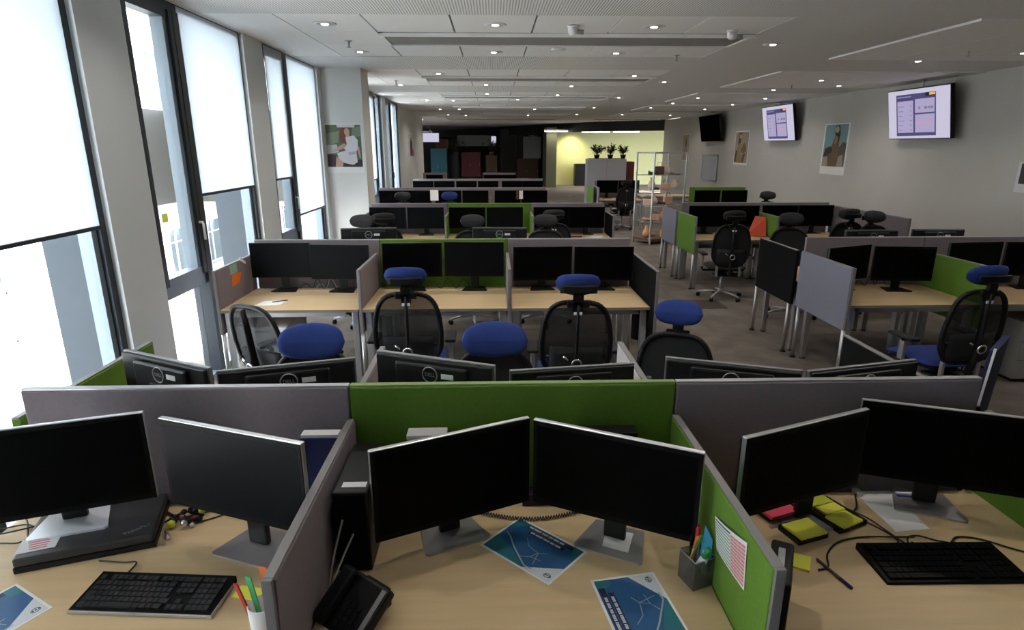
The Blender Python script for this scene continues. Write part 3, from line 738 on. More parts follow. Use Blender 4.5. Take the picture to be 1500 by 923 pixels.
chair('black', 4.75, 8.25, 4, 'black chair at the third bench across the aisle, beyond the green divider')

# ------------------------------------------------------------------ things on the nearest bench
def quad_prism(pts, t, m, mb=None):
    """thin sheet through four 3-D corners"""
    mb = mb or MB(); p = [Vector(q) for q in pts]; n = (p[1]-p[0]).cross(p[3]-p[0]).normalized()
    vs = p+[q+n*t for q in p]
    return mb.add(vs, [(3,2,1,0),(4,5,6,7),(0,1,5,4),(1,2,6,5),(2,3,7,6),(3,0,4,7)], m)
def cable(pts, r, name, label, group=None, m='cable', z=None):
    P = [Vector(p) for p in pts]; out = []
    for i in range(len(P)-1):          # Catmull-Rom
        a, b, c, d = P[max(i-1,0)], P[i], P[i+1], P[min(i+2,len(P)-1)]
        for k in range(6):
            t = k/6; out.append(.5*((2*b)+(c-a)*t+(2*a-5*b+4*c-d)*t*t+(3*b-a-3*c+d)*t**3))
    out.append(P[-1]); mb = MB(); mb.tube(out, r, m, 6)
    o = mb.build(name); tag(o, label, 'cable', group); return o
def keyboard(x, y, deg, w, d, label, lip='silver', keym='keycap'):
    root = empty('keyboard', (x, y, DT), R(deg))
    m = MB(); m.add([(-w/2,-d/2,0),(w/2,-d/2,0),(w/2,d/2,0),(-w/2,d/2,0),(-w/2,-d/2,.010),(w/2,-d/2,.010),(w/2,d/2,.022),(-w/2,d/2,.022)],
        [(0,3,2,1),(4,5,6,7),(0,1,5,4),(1,2,6,5),(2,3,7,6),(3,0,4,7)], 'bezel'); m.build('base', root)
    if lip:
        m = MB(); m.box((-w/2, -d/2-.004, .0), (w/2, -d/2, .011), lip, .001); m.box((w/2, -d/2-.004, .0), (w/2+.003, d/2-.03, .014), lip); m.build('silver_rim', root)
    m = MB(); rows = 6; pitch = (w-.03)/22.6; y0 = -d/2+.012; ph = (d-.030)/rows
    for r_ in range(rows):
        yy = y0+r_*ph+(.004 if r_ == rows-1 else 0); zz = .010+.012*(yy+d/2)/d
        xx = -w/2+.014
        cols = []
        if r_ == 0: cols = [1.3,1.1,1.3,5.6,1.3,1.1,1.1,1.5]
        elif r_ == rows-1: cols = [1,0,1,1,1,1,-.5,1,1,1,1,-.5,1,1,1,1]
        else: cols = [[2.2]+[1]*11+[1.8],[1.7]+[1]*11+[1.6],[1.4]+[1]*12+[.9],[1]*13+[1.3]][r_-1]
        for c in cols:
            if c <= 0: xx += pitch*(abs(c) if c else 1); continue
            m.box((xx+.001, yy, zz), (xx+c*pitch-.0012, yy+ph-.0025, zz+.007), keym); xx += c*pitch
        for (bx, n) in ((-w/2+.014+15.1*pitch, 3), (-w/2+.014+18.5*pitch, 4)):
            for k in range(n):
                if n == 3 and r_ in (2,) or (n == 3 and r_ == 1 and k != 1): continue
                m.box((bx+k*pitch+.001, yy, zz), (bx+(k+1)*pitch-.0012, yy+ph-.0025, zz+.007), keym)
    m.build('keys', root); tag(root, label, 'keyboard'); return root
mat('keycap', (.022, .022, .024), .4)
keyboard(-1.03, 1.535, -4.5, .428, .15, 'black full-size keyboard with a silver front rim in front of the closed laptop')
keyboard(1.44, 1.60, -1, .455, .175, 'all-black keyboard on the right desk, below the monitor', lip=None, keym='bezel')
# closed laptop on its dock
mat('laptop_lid', (.03, .03, .032), .42)
root = empty('laptop', (-1.385, 1.835, DT), R(18.3))
m = MB(); m.box((-.20, -.135, .0), (.20, .135, .022), 'black', .004); m.build('dock', root)
m = MB(); m.box((-.197, -.135, .023), (.197, .135, .052), 'laptop_lid', .006); ld_ = m.build('lid', root)
text_part('ThinkPad', .022, 'silver', 'logo', ld_, Matrix.Translation((.140, -.085, .0524)) @ Matrix.Rotation(R(28), 4, 'Z'))
tag(root, 'closed black laptop lying under the silver monitor foot on the left desk', 'laptop')
root = empty('label_sheet', (-1.50, 1.72, DT+.0525), R(20))
m = MB(); m.box((-.055, -.03, 0), (.055, .05, .0008), 'paper'); m.build('sheet', root)
m = MB()
for i in range(5): m.box((-.035+.004*i, .034-.013*i, .0009), (.03-.003*(i % 2), .038-.013*i, .0013), 'pink')
m.build('red_lines', root); tag(root, 'white slip with red scribbles stuck on the closed laptop', 'paper slip')
# leaflets with a blue map
def leaflet(x, y, deg, label, flipped=False):
    root = empty('leaflet', (x, y, DT), R(deg)); w, h = .297, .21
    m = MB(); m.box((-w/2, -h/2, 0), (w/2, h/2, .0006), 'paper'); m.build('paper_sheet', root)
    m = MB(); a, b = w/2-.008, h/2-.008; z = .0007
    def poly(pts, mm, dz): m.add([(px, py, z+dz) for px, py in pts], [tuple(range(len(pts)))], mm)
    poly([(-a,-b),(a,-b),(a,b),(-a,b)], 'map_blue', 0)
    poly([(-a,-b),(-a,-.02),(-.06,-.045),(.02,-.085),(.05,-b)], 'map_teal', .0002)
    poly([(-a,b),(-a,.045),(-.10,.075),(-.085,b)], 'map_teal', .0002)
    poly([(a,b),(a,.04),(.11,.055),(.10,b)], 'map_teal', .0002)
    poly([(a,-b),(a,-.015),(.03,-b)], 'map_white', .0003)
    def line(pts, r, mm):
        for i in range(len(pts)-1):
            p, q = Vector(pts[i]), Vector(pts[i+1]); n = Vector((-(q-p).y, (q-p).x)).normalized()*r
            poly([(p+n)[:], (p-n)[:], (q-n)[:], (q+n)[:]], mm, .0004)
    line([(-.125,.01),(-.10,-.002),(-.06,-.032),(-.01,-.062),(.03,-.085),(.06,-.083)], .0026, 'map_line')
    line([(-.01,-.062),(.02,-.04),(.06,-.035)], .0012, 'map_line'); line([(.02,-.04),(.03,-.01),(.055,.008)], .0012, 'map_line'); line([(.03,-.01),(-.02,.0),(-.05,.03)], .001, 'map_line')
    line([(.05,-.065),(.03,-.01)], .0012, 'map_line')
    for (xx, yy, ll) in ((-.088, b-.004, .195), (-.065, b-.026, .15)):
        poly([(xx, yy), (xx, yy-.019), (xx+ll, yy-.019), (xx+ll, yy)], 'map_dark', .0004)
        q = xx+.006
        for k, wl in enumerate([.022, .034, .030, .020, .026, .022][:6 if ll > .16 else 5]):
            poly([(q, yy-.005), (q, yy-.014), (q+wl-.004, yy-.014), (q+wl-.004, yy-.005)], 'map_white', .0006)
            for j in range(1, int(wl/.006)): poly([(q+j*.006, yy-.005), (q+j*.006, yy-.0125), (q+j*.006+.0012, yy-.0125), (q+j*.006+.0012, yy-.005)], 'map_dark', .0008)
            q += wl
    cx, cy = a-.022, -b+.022
    n = 18; m.tube([(cx+.012*math.cos(2*PI*k/n), cy+.009*math.sin(2*PI*k/n), z+.0004) for k in range(n)], .0010, 'ink', 4, True)
    for j in range(3): poly([(cx-.010+j*.008, cy-.003), (cx-.006+j*.008, cy-.003), (cx-.004+j*.008, cy+.004), (cx-.008+j*.008, cy+.004)], 'ink', .0006)
    m.build('print', root); tag(root, label, 'leaflet')
mat('map_blue', (.022, .105, .26), .45); mat('map_teal', (.02, .17, .22), .45); mat('map_white', (.62, .66, .70), .5); mat('map_line', (.34, .42, .42), .5); mat('map_dark', (.015, .02, .06), .5)
leaflet(.124, 1.725, -43, 'blue map leaflet lying between the two monitor feet on the middle desk')
leaflet(.42, 1.434, 98.9, 'blue map leaflet at the lower frame edge, in front of the pen pot')
leaflet(-1.476, 1.4245, 60, 'blue map leaflet cut by the frame corner beside the black keyboard')
# coiled cable between the monitors
P = []
for i in range(240):
    t = i/239; P.append((-.06+.38*t, 1.925-.045*math.sin(PI*t)+.006*math.sin(t*2*PI*38), DT+.009+.006*math.cos(t*2*PI*38)))
mb = MB(); mb.tube(P, .0022, 'cable', 5); tag(mb.build('coiled_cable'), 'black coiled cable lying behind the map leaflet between the two monitors', 'cable')
root = empty('desk_dock', (.16, 2.0, DT)); m = MB(); m.box((-.06, -.03, 0), (.06, .03, .05), 'black', .006); m.build('box', root); tag(root, 'small black box behind the two middle monitors', 'docking box')
o = quad_prism([(.357,1.717,.7505),(.437,1.679,.7505),(.478,1.78,.7505),(.388,1.809,.7505)][0:4], .0006, 'paper').build('paper_note'); tag(o, 'white note lying on the foot of the monitor beside the pen pot', 'note')
# wire pen pot with contents
px, py = .622, 1.555
root = empty('pen_pot', (px, py, DT), R(20)); m = MB(); s_ = .038
for (a, b) in (((-s_,-s_,.0),(s_,-s_+.0015,.10)), ((-s_,s_-.0015,.0),(s_,s_,.10)), ((-s_,-s_+.0015,.0),(-s_+.0015,s_-.0015,.10)), ((s_-.0015,-s_+.0015,.0),(s_,s_-.0015,.10))): m.box(a, b, 'wire_mesh')
m.box((-s_,-s_,0),(s_,s_,.002),'steel'); m.build('mesh_body', root)
m = MB(); m.tube([(-s_,-s_,.10),(s_,-s_,.10),(s_,s_,.10),(-s_,s_,.10)], .0025, 'steel', 6, True); m.build('rim', root)
tag(root, 'grey wire pen pot beside the green side divider', 'pen pot')
def pen(x, y, z, tilt, az, L, r, body, cap, label, cl=.35, name='marker_pen'):
    root = empty(name, (x, y, z)); root.rotation_euler = (R(tilt), 0, R(az))
    m = MB(); m.lathe([(r*.7, 0), (r, .004), (r, L*(1-cl)), (r*.9, L*(1-cl)+.001)], body, 12); m.build('barrel', root)
    m = MB(); m.lathe([(r*1.06, L*(1-cl)+.001), (r*1.06, L-.003), (r*.7, L)], cap, 12); m.build('cap', root)
    tag(root, label, 'pen', 'pens in the pots'); return root
pen(px+.004, py+.012, DT+.034, -4, 10, .150, .009, 'paper', 'red', 'white marker with a tall red cap in the wire pen pot')
pen(px-.006, py-.006, DT+.045, 24, 25, .115, .0095, 'paper', 'green_pen', 'white marker with a dark green cap tipped towards the viewer in the wire pen pot')
pen(px-.022, py+.015, DT+.034, 12, 60, .130, .0055, 'orange', 'orange', 'orange felt pen in the wire pen pot')
pen(px-.026, py+.004, DT+.034, 10, 90, .128, .0045, 'lime', 'orange', 'thin yellow-green pen in the wire pen pot')
pen(px-.030, py-.002, DT+.036, 14, 80, .140, .004, 'brown', 'green_pen', 'slim dark pen with a green end in the wire pen pot')
pen(px-.010, py+.022, DT+.034, -3, 30, .118, .0065, 'navy', 'black', 'dark blue pen in the wire pen pot')
pen(px+.018, py-.012, DT+.034, 15, -20, .105, .009, 'paper', 'pale_grey', 'white capped marker in the wire pen pot', .3)
o = quad_prism([(px+.000,py-.006,DT+.05),(px+.036,py-.024,DT+.05),(px+.040,py-.004,DT+.15),(px+.020,py+.012,DT+.19)], .0015, 'sky_blue').build('index_card'); tag(o, 'bright blue card standing in the wire pen pot', 'card')
# striped paper on green divider
xf = .685-.0185
root = empty('pinned_paper', (xf, 1.44, .95)); m = MB()
def pp(u, v):
    a = Vector((0, .118, .020)).lerp(Vector((0, -.101, .087)), u); b = Vector((0, .083, -.072)).lerp(Vector((0, -.116, -.052)), u)
    q = b.lerp(a, v); q.x = -.0015-.006*math.sin(u*PI)*(.4+.6*v); return q
def strip(u0, u1, v0, v1, mm, d): m.add([pp(u0, v0)-Vector((d,0,0)), pp(u1, v0)-Vector((d,0,0)), pp(u1, v1)-Vector((d,0,0)), pp(u0, v1)-Vector((d,0,0))], [(0,1,2,3)], mm)
for i in range(8): strip(i/8, (i+1)/8, 0, 1, 'paper', 0)
m.build('sheet', root); m = MB(); mat('mint', (.28, .42, .33), .8); mat('rose', (.62, .25, .25), .8)
for j in range(11):
    for i in range(6): strip(.03+i*.09, .03+(i+1)*.09, .05+j*.085, .095+j*.085, 'mint' if j < 10 else 'ink', .0006)
for j in range(11):
    for i in range(4): strip(.58+i*.10, .58+(i+1)*.10-.004, .05+j*.08, .11+j*.08, 'rose', .0006)
m.build('printed_rows', root); tag(root, 'curling paper with green and red printed rows pinned to the green side divider', 'paper')
# black tower, binder and headset left of the middle desk
root = empty('computer_tower', (-.452, 1.79, DT)); m = MB(); m.box((-.055, -.16, 0), (.055, .16, .285), 'black', .006); m.build('case', root)
m = MB(); m.box((-.048, -.1612, .01), (.048, -.159, .275), 'bezel'); m.build('front_panel', root)
m = MB(); m.box((-.03, -.13, .2852), (.045, -.10, .2862), 'silver'); m.build('badge', root)
tag(root, 'black computer tower standing against the mauve side divider', 'computer')
root = empty('desk_phone', (-.405, 1.44, DT), R(-38)); T = Matrix.Rotation(R(35), 4, 'X')
m = MB(); m.box((-.09, -.07, .012), (.09, .10, .05), 'black', .01, T); m.box((-.05, .02, 0), (.05, .09, .06), 'black', .004); m.build('body', root)
m = MB(); m.box((-.088, -.068, .052), (-.035, .10, .078), 'black', .012, T); m.build('handset', root)
m = MB(); m.box((.066, -.05, .0502), (.082, .09, .0512), 'silver', 0, T); m.build('silver_strip', root)
m = MB()
for i in range(4):
    for j in range(3): m.box((-.02+j*.022, -.05+i*.02, .050), (-.004+j*.022, -.036+i*.02, .053), 'shell', 0, T)
m.build('keypad', root); tag(root, 'black desk phone with a silver strip in front of the black tower', 'phone')
root = empty('desk_phone', (.80, 1.40, DT), R(-28))
m = MB(); m.box((-.03, -.10, 0), (.03, .10, .19), 'black', .008); m.build('body', root); m = MB(); m.box((.0302, -.06, .12), (.0312, .07, .14), 'silver'); m.box((-.01, -.085, .1902), (.008, .06, .1912), 'silver'); m.build('silver_strip', root)
tag(root, 'black box with a silver strip peeking out behind the green side divider', 'device')
cable([(-.47, 1.60, .95), (-.49, 1.55, .86), (-.495, 1.50, .80), (-.50, 1.46, .76), (-.47, 1.43, .748)], .003, 'headset_cable', 'thin cable hanging beside the black tower', m='slot_grey')
cable([(-.44, 1.60, .90), (-.47, 1.53, .84), (-.48, 1.47, .80), (-.46, 1.42, .748)], .003, 'headset_cable', 'second thin cable curling in front of the black tower', m='slot_grey')
# blue folder
mat('blue_plastic', (.01, .02, .16), .4)
root = empty('folder', (-.64, 2.01, DT)); m = MB(); m.box((-.075, -.02, 0), (.07, .03, .285), 'blue_plastic', .003); m.build('cover', root)
m = MB(); m.box((-.07, -.017, .285), (.066, .026, .297), 'paper'); m.build('pages', root); tag(root, 'dark blue file standing behind the grey-sheened monitor', 'folder')
# cup with bright tabs
root = empty('pen_cup', (-.655, 1.40, DT)); m = MB(); m.lathe([(.030, 0), (.036, .02), (.038, .085), (.034, .085), (.032, .02), (.001, .01)], 'paper', 20); m.build('cup_body', root); tag(root, 'white cup of highlighters at the lower frame edge beside the mauve divider', 'cup')
def tab(p, q, w, mm, label):
    p, q = Vector(p), Vector(q); s2 = Vector((w/2, -.004, 0)); o = quad_prism([p-s2, p+s2, q+s2, q-s2], .004, mm).build('highlighter'); tag(o, label, 'highlighter', 'bright markers in the white cup')
tab((-.672, 1.385, .765), (-.722, 1.41, .885), .015, 'red', 'red marker leaning out of the white cup')
mat('green_pen2', (.06, .42, .16), .5); tab((-.655, 1.395, .765), (-.690, 1.42, .90), .018, 'green_pen2', 'green marker in the white cup')
tab((-.635, 1.405, .765), (-.655, 1.44, .915), .024, 'orange', 'orange marker in the white cup')
root = empty('sticky_note', (-.735, 1.535, DT+.001), R(-12)); m = MB(); m.box((-.06, -.024, 0), (.05, .024, .004), 'yellow'); m.build('pad', root); tag(root, 'bright yellow note strip behind the white cup', 'sticky note')
o = quad_prism([(-.715,1.50,.7415),(-.60,1.47,.80),(-.575,1.78,.82),(-.68,1.80,.7415)], .0008, 'paper').build('paper_sheet'); tag(o, 'white sheet leaning on the mauve side divider by the white cup', 'paper')
# cables on the left desk
cable([(-1.173,1.61,.748),(-1.17,1.655,.745),(-1.175,1.69,.745),(-1.22,1.69,.745),(-1.30,1.70,.745)], .0025, 'keyboard_cable', 'thin cable running from the silver-rimmed keyboard to the laptop')
for i, pts in enumerate([[(-1.86,1.86,.745),(-1.76,1.88,.745),(-1.67,1.90,.748),(-1.60,1.84,.748)], [(-1.80,2.00,.745),(-1.70,1.93,.75),(-1.63,1.84,.745),(-1.60,1.80,.745)], [(-1.78,1.78,.745),(-1.70,1.80,.745),(-1.62,1.80,.75),(-1.62,1.90,.745)], [(-1.80,1.83,.745),(-1.69,1.85,.755),(-1.60,1.92,.745)]]):
    cable(pts, .003, 'desk_cable', 'black cable tangled at the left frame edge beside the closed laptop', 'tangled cables by the laptop')
cable([(-1.26,2.0,.745),(-1.15,1.93,.748),(-1.05,1.97,.745),(-.95,1.93,.75),(-.88,1.90,.745),(-.84,1.86,.76)], .003, 'desk_cable', 'black cable running from the small clutter to the grey-sheened monitor')
cable([(-1.22,1.96,.745),(-1.10,1.90,.745),(-1.0,1.945,.745),(-.93,1.96,.76),(-.86,1.93,.85)], .0025, 'desk_cable', 'second cable behind the grey-sheened monitor on the left desk')
root = empty('charm_bunch', (-1.13, 1.915, DT)); rr = random.Random(3)
for i in range(16):
    m = MB(); x, y = rr.uniform(-.06, .06), rr.uniform(-.045, .045); s1 = rr.uniform(.008, .016)
    m.lathe([(s1*.3, 0), (s1, s1*.5), (s1*.9, s1*1.3), (s1*.2, s1*1.8)], ['black', 'silver', 'black', 'dkred', 'bezel', 'chrome', 'lime', 'black'][i % 8], 8, Matrix.Translation((x, y, rr.uniform(0, .012)))); m.build('charm', root)
m = MB(); m.tube([(-.06,-.02,.01),(-.02,.03,.02),(.03,-.03,.02),(.06,.02,.01),(0,.04,.015),(-.05,.0,.012)], .003, 'black', 6, True); m.build('lanyard', root)
m = MB(); m.tube([(-.03,-.07,.006),(.0,-.11,.006)], .006, 'silver', 8); m.build('adapter', root)
tag(root, 'tangle of small black and silver charms and plugs between the two left monitors', 'clutter')
# right desk
def notes(x, y, deg, w, d, z, mm, label, t=.006, name='sticky_note'):
    root = empty(name, (x, y, z), R(deg)); m = MB(); m.box((-w/2, -d/2, 0), (w/2, d/2, t), mm); m.build('pad', root)
    m = MB(); m.grid(lambda u, v: ((u-.5)*w, (v-.5)*d, t+.0006+.006*max(0, v*-1+.35)*(1 if v < .35 else 0)*abs(u-.5)*2), 6, 6, mm); m.build('top_sheet', root)
    tag(root, label, 'sticky note', 'sticky notes on the right desk'); return root
for (x, y, d, w, dd, lab) in [(1.075, 1.775, 18, .13, .10, 'under the nearest big yellow note'), (1.235, 1.87, 22, .14, .17, 'under the lime and yellow notes beside the cables'), (1.04, 1.91, 20, .15, .09, 'under the pink note')]:
    root = empty('note_holder', (x, y, DT), R(d)); m = MB(); m.box((-w/2, -dd/2, 0), (w/2, dd/2, .022), 'black', .004); m.build('tray', root); tag(root, 'flat black tray '+lab, 'tray')
notes(1.075, 1.768, 18, .115, .09, DT+.022, 'yellow', 'largest yellow sticky note, nearest the green divider')
notes(1.245, 1.820, 25, .10, .075, DT+.022, 'yellow', 'yellow sticky note curling beside the crossed cables')
notes(1.228, 1.880, 20, .09, .05, DT+.0225, 'yellow', 'yellow note between the lime one and the curling one', .008)
notes(1.205, 1.925, 18, .10, .05, DT+.022, 'lime', 'olive green sticky note under the monitor edge', .010)
notes(1.03, 1.885, 20, .125, .085, DT+.022, 'pink', 'pink sticky note behind the yellow ones', .010)
notes(.985, 1.63, 60, .075, .075, DT, 'yellow', 'small yellow note half hidden behind the green divider')
root = empty('ruler', (1.07, 1.845, DT), R(20)); m = MB(); m.box((-.10, -.006, 0), (.09, .006, .004), 'silver'); m.build('bar', root); tag(root, 'thin silver ruler in front of the pink note', 'ruler')
o = quad_prism([(1.407,1.773,.7405),(1.538,1.784,.7405),(1.556,2.03,.7405),(1.408,2.03,.7405)], .002, 'paper').build('paper_stack'); tag(o, 'blank white paper lying beside the monitor foot on the right desk', 'paper')
root = empty('ballpoint_pen', (1.051, 1.639, DT+.0055)); root.rotation_euler = (R(90), 0, R(15))
m = MB(); m.lathe([(.0015, 0), (.0045, .008), (.005, .10)], 'brown', 10); m.build('barrel', root); m = MB(); m.lathe([(.0055, .10), (.0055, .142), (.003, .146)], 'navy', 10); m.build('cap', root); tag(root, 'slim brown pen with a dark blue cap lying on the right desk', 'pen')
root = empty('pen_bundle', (1.60, 1.985, DT)); m = MB(); m.tube([(-.05, 0, .008), (.05, -.02, .008)], .006, 'blue_plastic', 8); m.tube([(-.04, .02, .008), (.06, .0, .01)], .006, 'paper', 8); m.build('pen_pair', root); tag(root, 'blue and white pens lying behind the right monitor foot', 'pens')
gR = 'cables on the right desk'
cable([(1.27,2.0,.745),(1.30,1.93,.745),(1.35,1.85,.748),(1.37,1.78,.748),(1.40,1.70,.745),(1.41,1.695,.76)], .003, 'desk_cable', 'dark cable running from the monitor gap down to the keyboard', gR)
cable([(1.42,2.05,.745),(1.36,1.93,.745),(1.31,1.86,.752),(1.36,1.77,.75),(1.38,1.72,.745),(1.34,1.695,.745)], .003, 'desk_cable', 'dark cable crossing the others beside the white paper', gR)
cable([(1.45,1.74,.745),(1.38,1.735,.75),(1.27,1.745,.745),(1.17,1.72,.745),(1.10,1.66,.745),(1.07,1.60,.745),(1.03,1.585,.745)], .003, 'desk_cable', 'dark cable looping round in front of the yellow notes', gR)
cable([(1.40,1.70,.75),(1.43,1.74,.745),(1.47,1.745,.745),(1.51,1.72,.745),(1.54,1.70,.75)], .003, 'desk_cable', 'small arch of cable behind the black keyboard', gR)
cable([(1.55,1.70,.75),(1.60,1.735,.745),(1.67,1.72,.745),(1.75,1.66,.745),(1.85,1.60,.745)], .003, 'desk_cable', 'cable running from the black keyboard towards the right frame edge', gR)
root = empty('cable_plug', (1.41, 2.01, DT)); m = MB(); m.box((-.012, -.02, .0), (.012, .02, .02), 'silver', .004); m.build('plug', root); tag(root, 'small silver plug in the gap between the right monitors', 'plug')
# boxes behind the monitors
for (x, w, lab, mm) in [(-.25, .14, 'pale edge of a box behind the black monitor by the tower', 'pale_grey'), (.42, .20, 'black box behind the monitor beside the pen pot', 'black')]:
    root = empty('storage_box', (x, 2.0, DT)); m = MB(); m.box((-w/2, -.03, 0), (w/2, .03, .295), mm, .004); m.build('box_body', root); m = MB(); m.box((-w/2-.003, -.033, .285), (w/2+.003, .033, .302), mm, .003); m.build('lid', root); tag(root, lab, 'box')
# navy board at the bench end
root = empty('board', (2.27, 2.56, 0), R(41)); m = MB(); T = Matrix.Rotation(R(3), 4, 'X'); m.box((-.22, -.012, .02), (.10, .012, 1.20), 'navy', .003, T); m.build('panel', root)
m = MB(); m.box((-.228, -.0125, .02), (-.220, -.003, 1.215), 'white', 0, T); m.box((-.22, -.014, 1.20), (.10, .012, 1.204), 'navy', 0, T); m.build('white_edge', root); tag(root, 'navy board with a white edge standing at the aisle end of the nearest bench', 'board')

# ------------------------------------------------------------------ second bench extras
root = empty('sticky_note', (-2.29+.0185, 5.22, .93)); root.rotation_euler = (0, 0, 0)
m = MB(); m.add([(0, -.10, -.055), (0, .06, -.05), (.012, .10, .04), (.002, -.08, .05)], [(0,1,2,3)], 'orange'); m.build('sheet', root); tag(root, 'orange note stuck on the mauve divider near the windows', 'sticky note')
root = empty('sticky_note', (-2.29+.0185, 5.17, 1.02)); m = MB(); m.add([(0, -.06, -.04), (0, .09, -.045), (.003, .085, .045), (.002, -.06, .04)], [(0,1,2,3)], 'mint'); m.build('sheet', root); tag(root, 'pale green note above the orange one on the mauve divider', 'sticky note')
root = empty('ribbon', (-2.29+.0185, 5.38, 1.06)); m = MB(); m.box((0, -.05, -.012), (.003, .08, .012), 'paper', 0, Matrix.Rotation(R(-28), 4, 'X')); m.build('strip', root); tag(root, 'white strip hanging beside the pale green note', 'paper strip')
rr = random.Random(11)
for (x0, x1, lab, mm) in [(-1.85, -1.45, 'behind the two window-side monitors of the second bench', 'cable'), (-.65, -.15, 'below the grey-sheened monitor on the green screen', 'cable'), (.6, 1.2, 'beside the charcoal divider of the second bench', 'cable'), (3.5, 3.9, 'behind the monitor across the aisle', 'cable'), (-1.70, -1.35, 'bright, lying by the window-side monitor feet of the second bench', 'pale_grey')]:
    pts = [(x0+(x1-x0)*k/7, 5.60+rr.uniform(-.03, .03), DT+.006+(.10*math.sin(PI*k/7) if k % 2 else .0)) for k in range(8)]
    cable(pts, .004, 'desk_cable', 'loose cable '+lab, 'loose cables on the second bench', m=mm)
o = quad_prism([(-2.05,4.98,.7405),(-1.84,5.0,.7405),(-1.82,5.16,.7405),(-2.02,5.14,.7405)], .001, 'paper').build('paper_sheet'); tag(o, 'small white paper on the window desk of the second bench', 'paper')
pen(-1.93, 5.08, DT+.007, 90, 120, .13, .004, 'ink', 'black', 'pen lying on the white paper by the window', name='ballpoint_pen')
# pedestals
def pedestal(x, y, mm, label, w=.42, h=.56):
    root = empty('drawer_pedestal', (x, y, 0)); m = MB(); m.box((-w/2, -.27, .03), (w/2, .27, h), mm, .004); m.build('body', root)
    for k in range(3):
        f = MB(); f.box((-w/2+.004, -.288, .04+k*.175), (w/2-.004, -.271, .04+k*.175+.168), mm, .003); d_ = f.build('drawer', root)
        h_ = MB(); h_.box((-.06, -.300, .165+k*.175), (.06, -.289, .178+k*.175), 'steel'); h_.build('handle', d_)
    m = MB(); m.box((-w/2+.02, -.25, 0), (w/2-.02, .25, .03), 'black'); m.build('plinth', root)
    tag(root, label, 'drawer unit', 'drawer pedestals under the desks'); return root
pedestal(-1.99, 5.22, 'white', 'white drawer pedestal under the window desk of the second bench')
pedestal(4.86, 5.15, 'slot_grey', 'grey drawer pedestal under the second desk across the aisle')
pedestal(5.75, 5.15, 'slot_grey', 'grey drawer pedestal under the wall desk across the aisle')
root = empty('waste_bin', (1.02, 5.95, 0)); root.location = (1.62, 6.28, 0); m = MB(); m.lathe([(.11, 0), (.14, .29), (.145, .30), (.135, .30), (.105, .01), (.001, .008)], 'black', 24); m.build('bin_body', root); m = MB(); m.lathe([(.12, .30), (.135, .325), (.10, .33), (.02, .325)], 'black_soft', 18); m.build('bin_bag', root); tag(root, 'black waste bin behind the aisle end of the second bench', 'bin')
mat('hatch', (.055, .045, .038), .9); m = MB(); m.box((2.60, 7.47, .001), (3.06, 7.90, .006), 'hatch'); o = m.build('floor_hatch'); tag(o, 'dark square hatch in the carpet near the tall swivel chair', 'floor hatch')
# third bench extras
mat('red_orange', (.62, .06, .012), .5); o = quad_prism([(3.84,8.93,DT+.002),(4.075,8.80,DT+.002),(4.085,8.88,DT+.28),(3.97,9.00,DT+.29)], .012, 'red_orange').build('folder'); tag(o, 'orange folder leaning on the green divider of the third bench', 'folder')
for (x, y, mm, w, h, lab) in [(4.24, 8.85, 'teal', .06, .20, 'teal carton on the desk beyond the orange folder'), (4.33, 8.95, 'paper', .10, .10, 'white box beside the teal carton'), (4.33, 8.75, 'paper', .09, .07, 'lower white box in front of the teal carton')]:
    root = empty('carton', (x, y, DT)); m = MB(); m.box((-w/2, -.03, 0), (w/2, .03, h), mm, .003); m.build('box_body', root); m = MB(); m.box((-w/2-.001, -.031, h*.6), (w/2+.001, -.0302, h*.75), 'ink'); m.build('printed_band', root); tag(root, lab, 'box')
o = quad_prism([(1.36,8.72,.742),(1.60,8.80,.742),(1.66,9.0,.742),(1.50,8.98,.742)], .004, 'paper').build('paper_sheet'); tag(o, 'white papers on the aisle desk of the third bench', 'paper')
root = empty('carton', (1.22, 8.90, DT)); m = MB(); m.box((-.10, -.05, 0), (.10, .05, .05), 'brown', .004); m.build('box_body', root); m = MB(); m.box((-.101, -.051, .03), (.101, .051, .036), 'paper'); m.build('tape', root); tag(root, 'flat brown box beside the white papers on the third bench', 'box')
for (x, z0, z1, w, mm, lab) in [(-1.24, .95, 1.17, .17, 'paper', 'white sheet taped between two monitors of the fourth bench'), (.58, .98, 1.15, .08, 'paper', 'small white card on the fourth bench monitors'), (.50, .97, 1.14, .05, 'dkred', 'dark red card beside the small white card on the fourth bench')]:
    root = empty('paper_sheet', (x, 12.7625, z0)); m = MB(); m.box((-w/2, 0, 0), (w/2, .003, z1-z0), mm); m.build('sheet', root); tag(root, lab, 'paper')

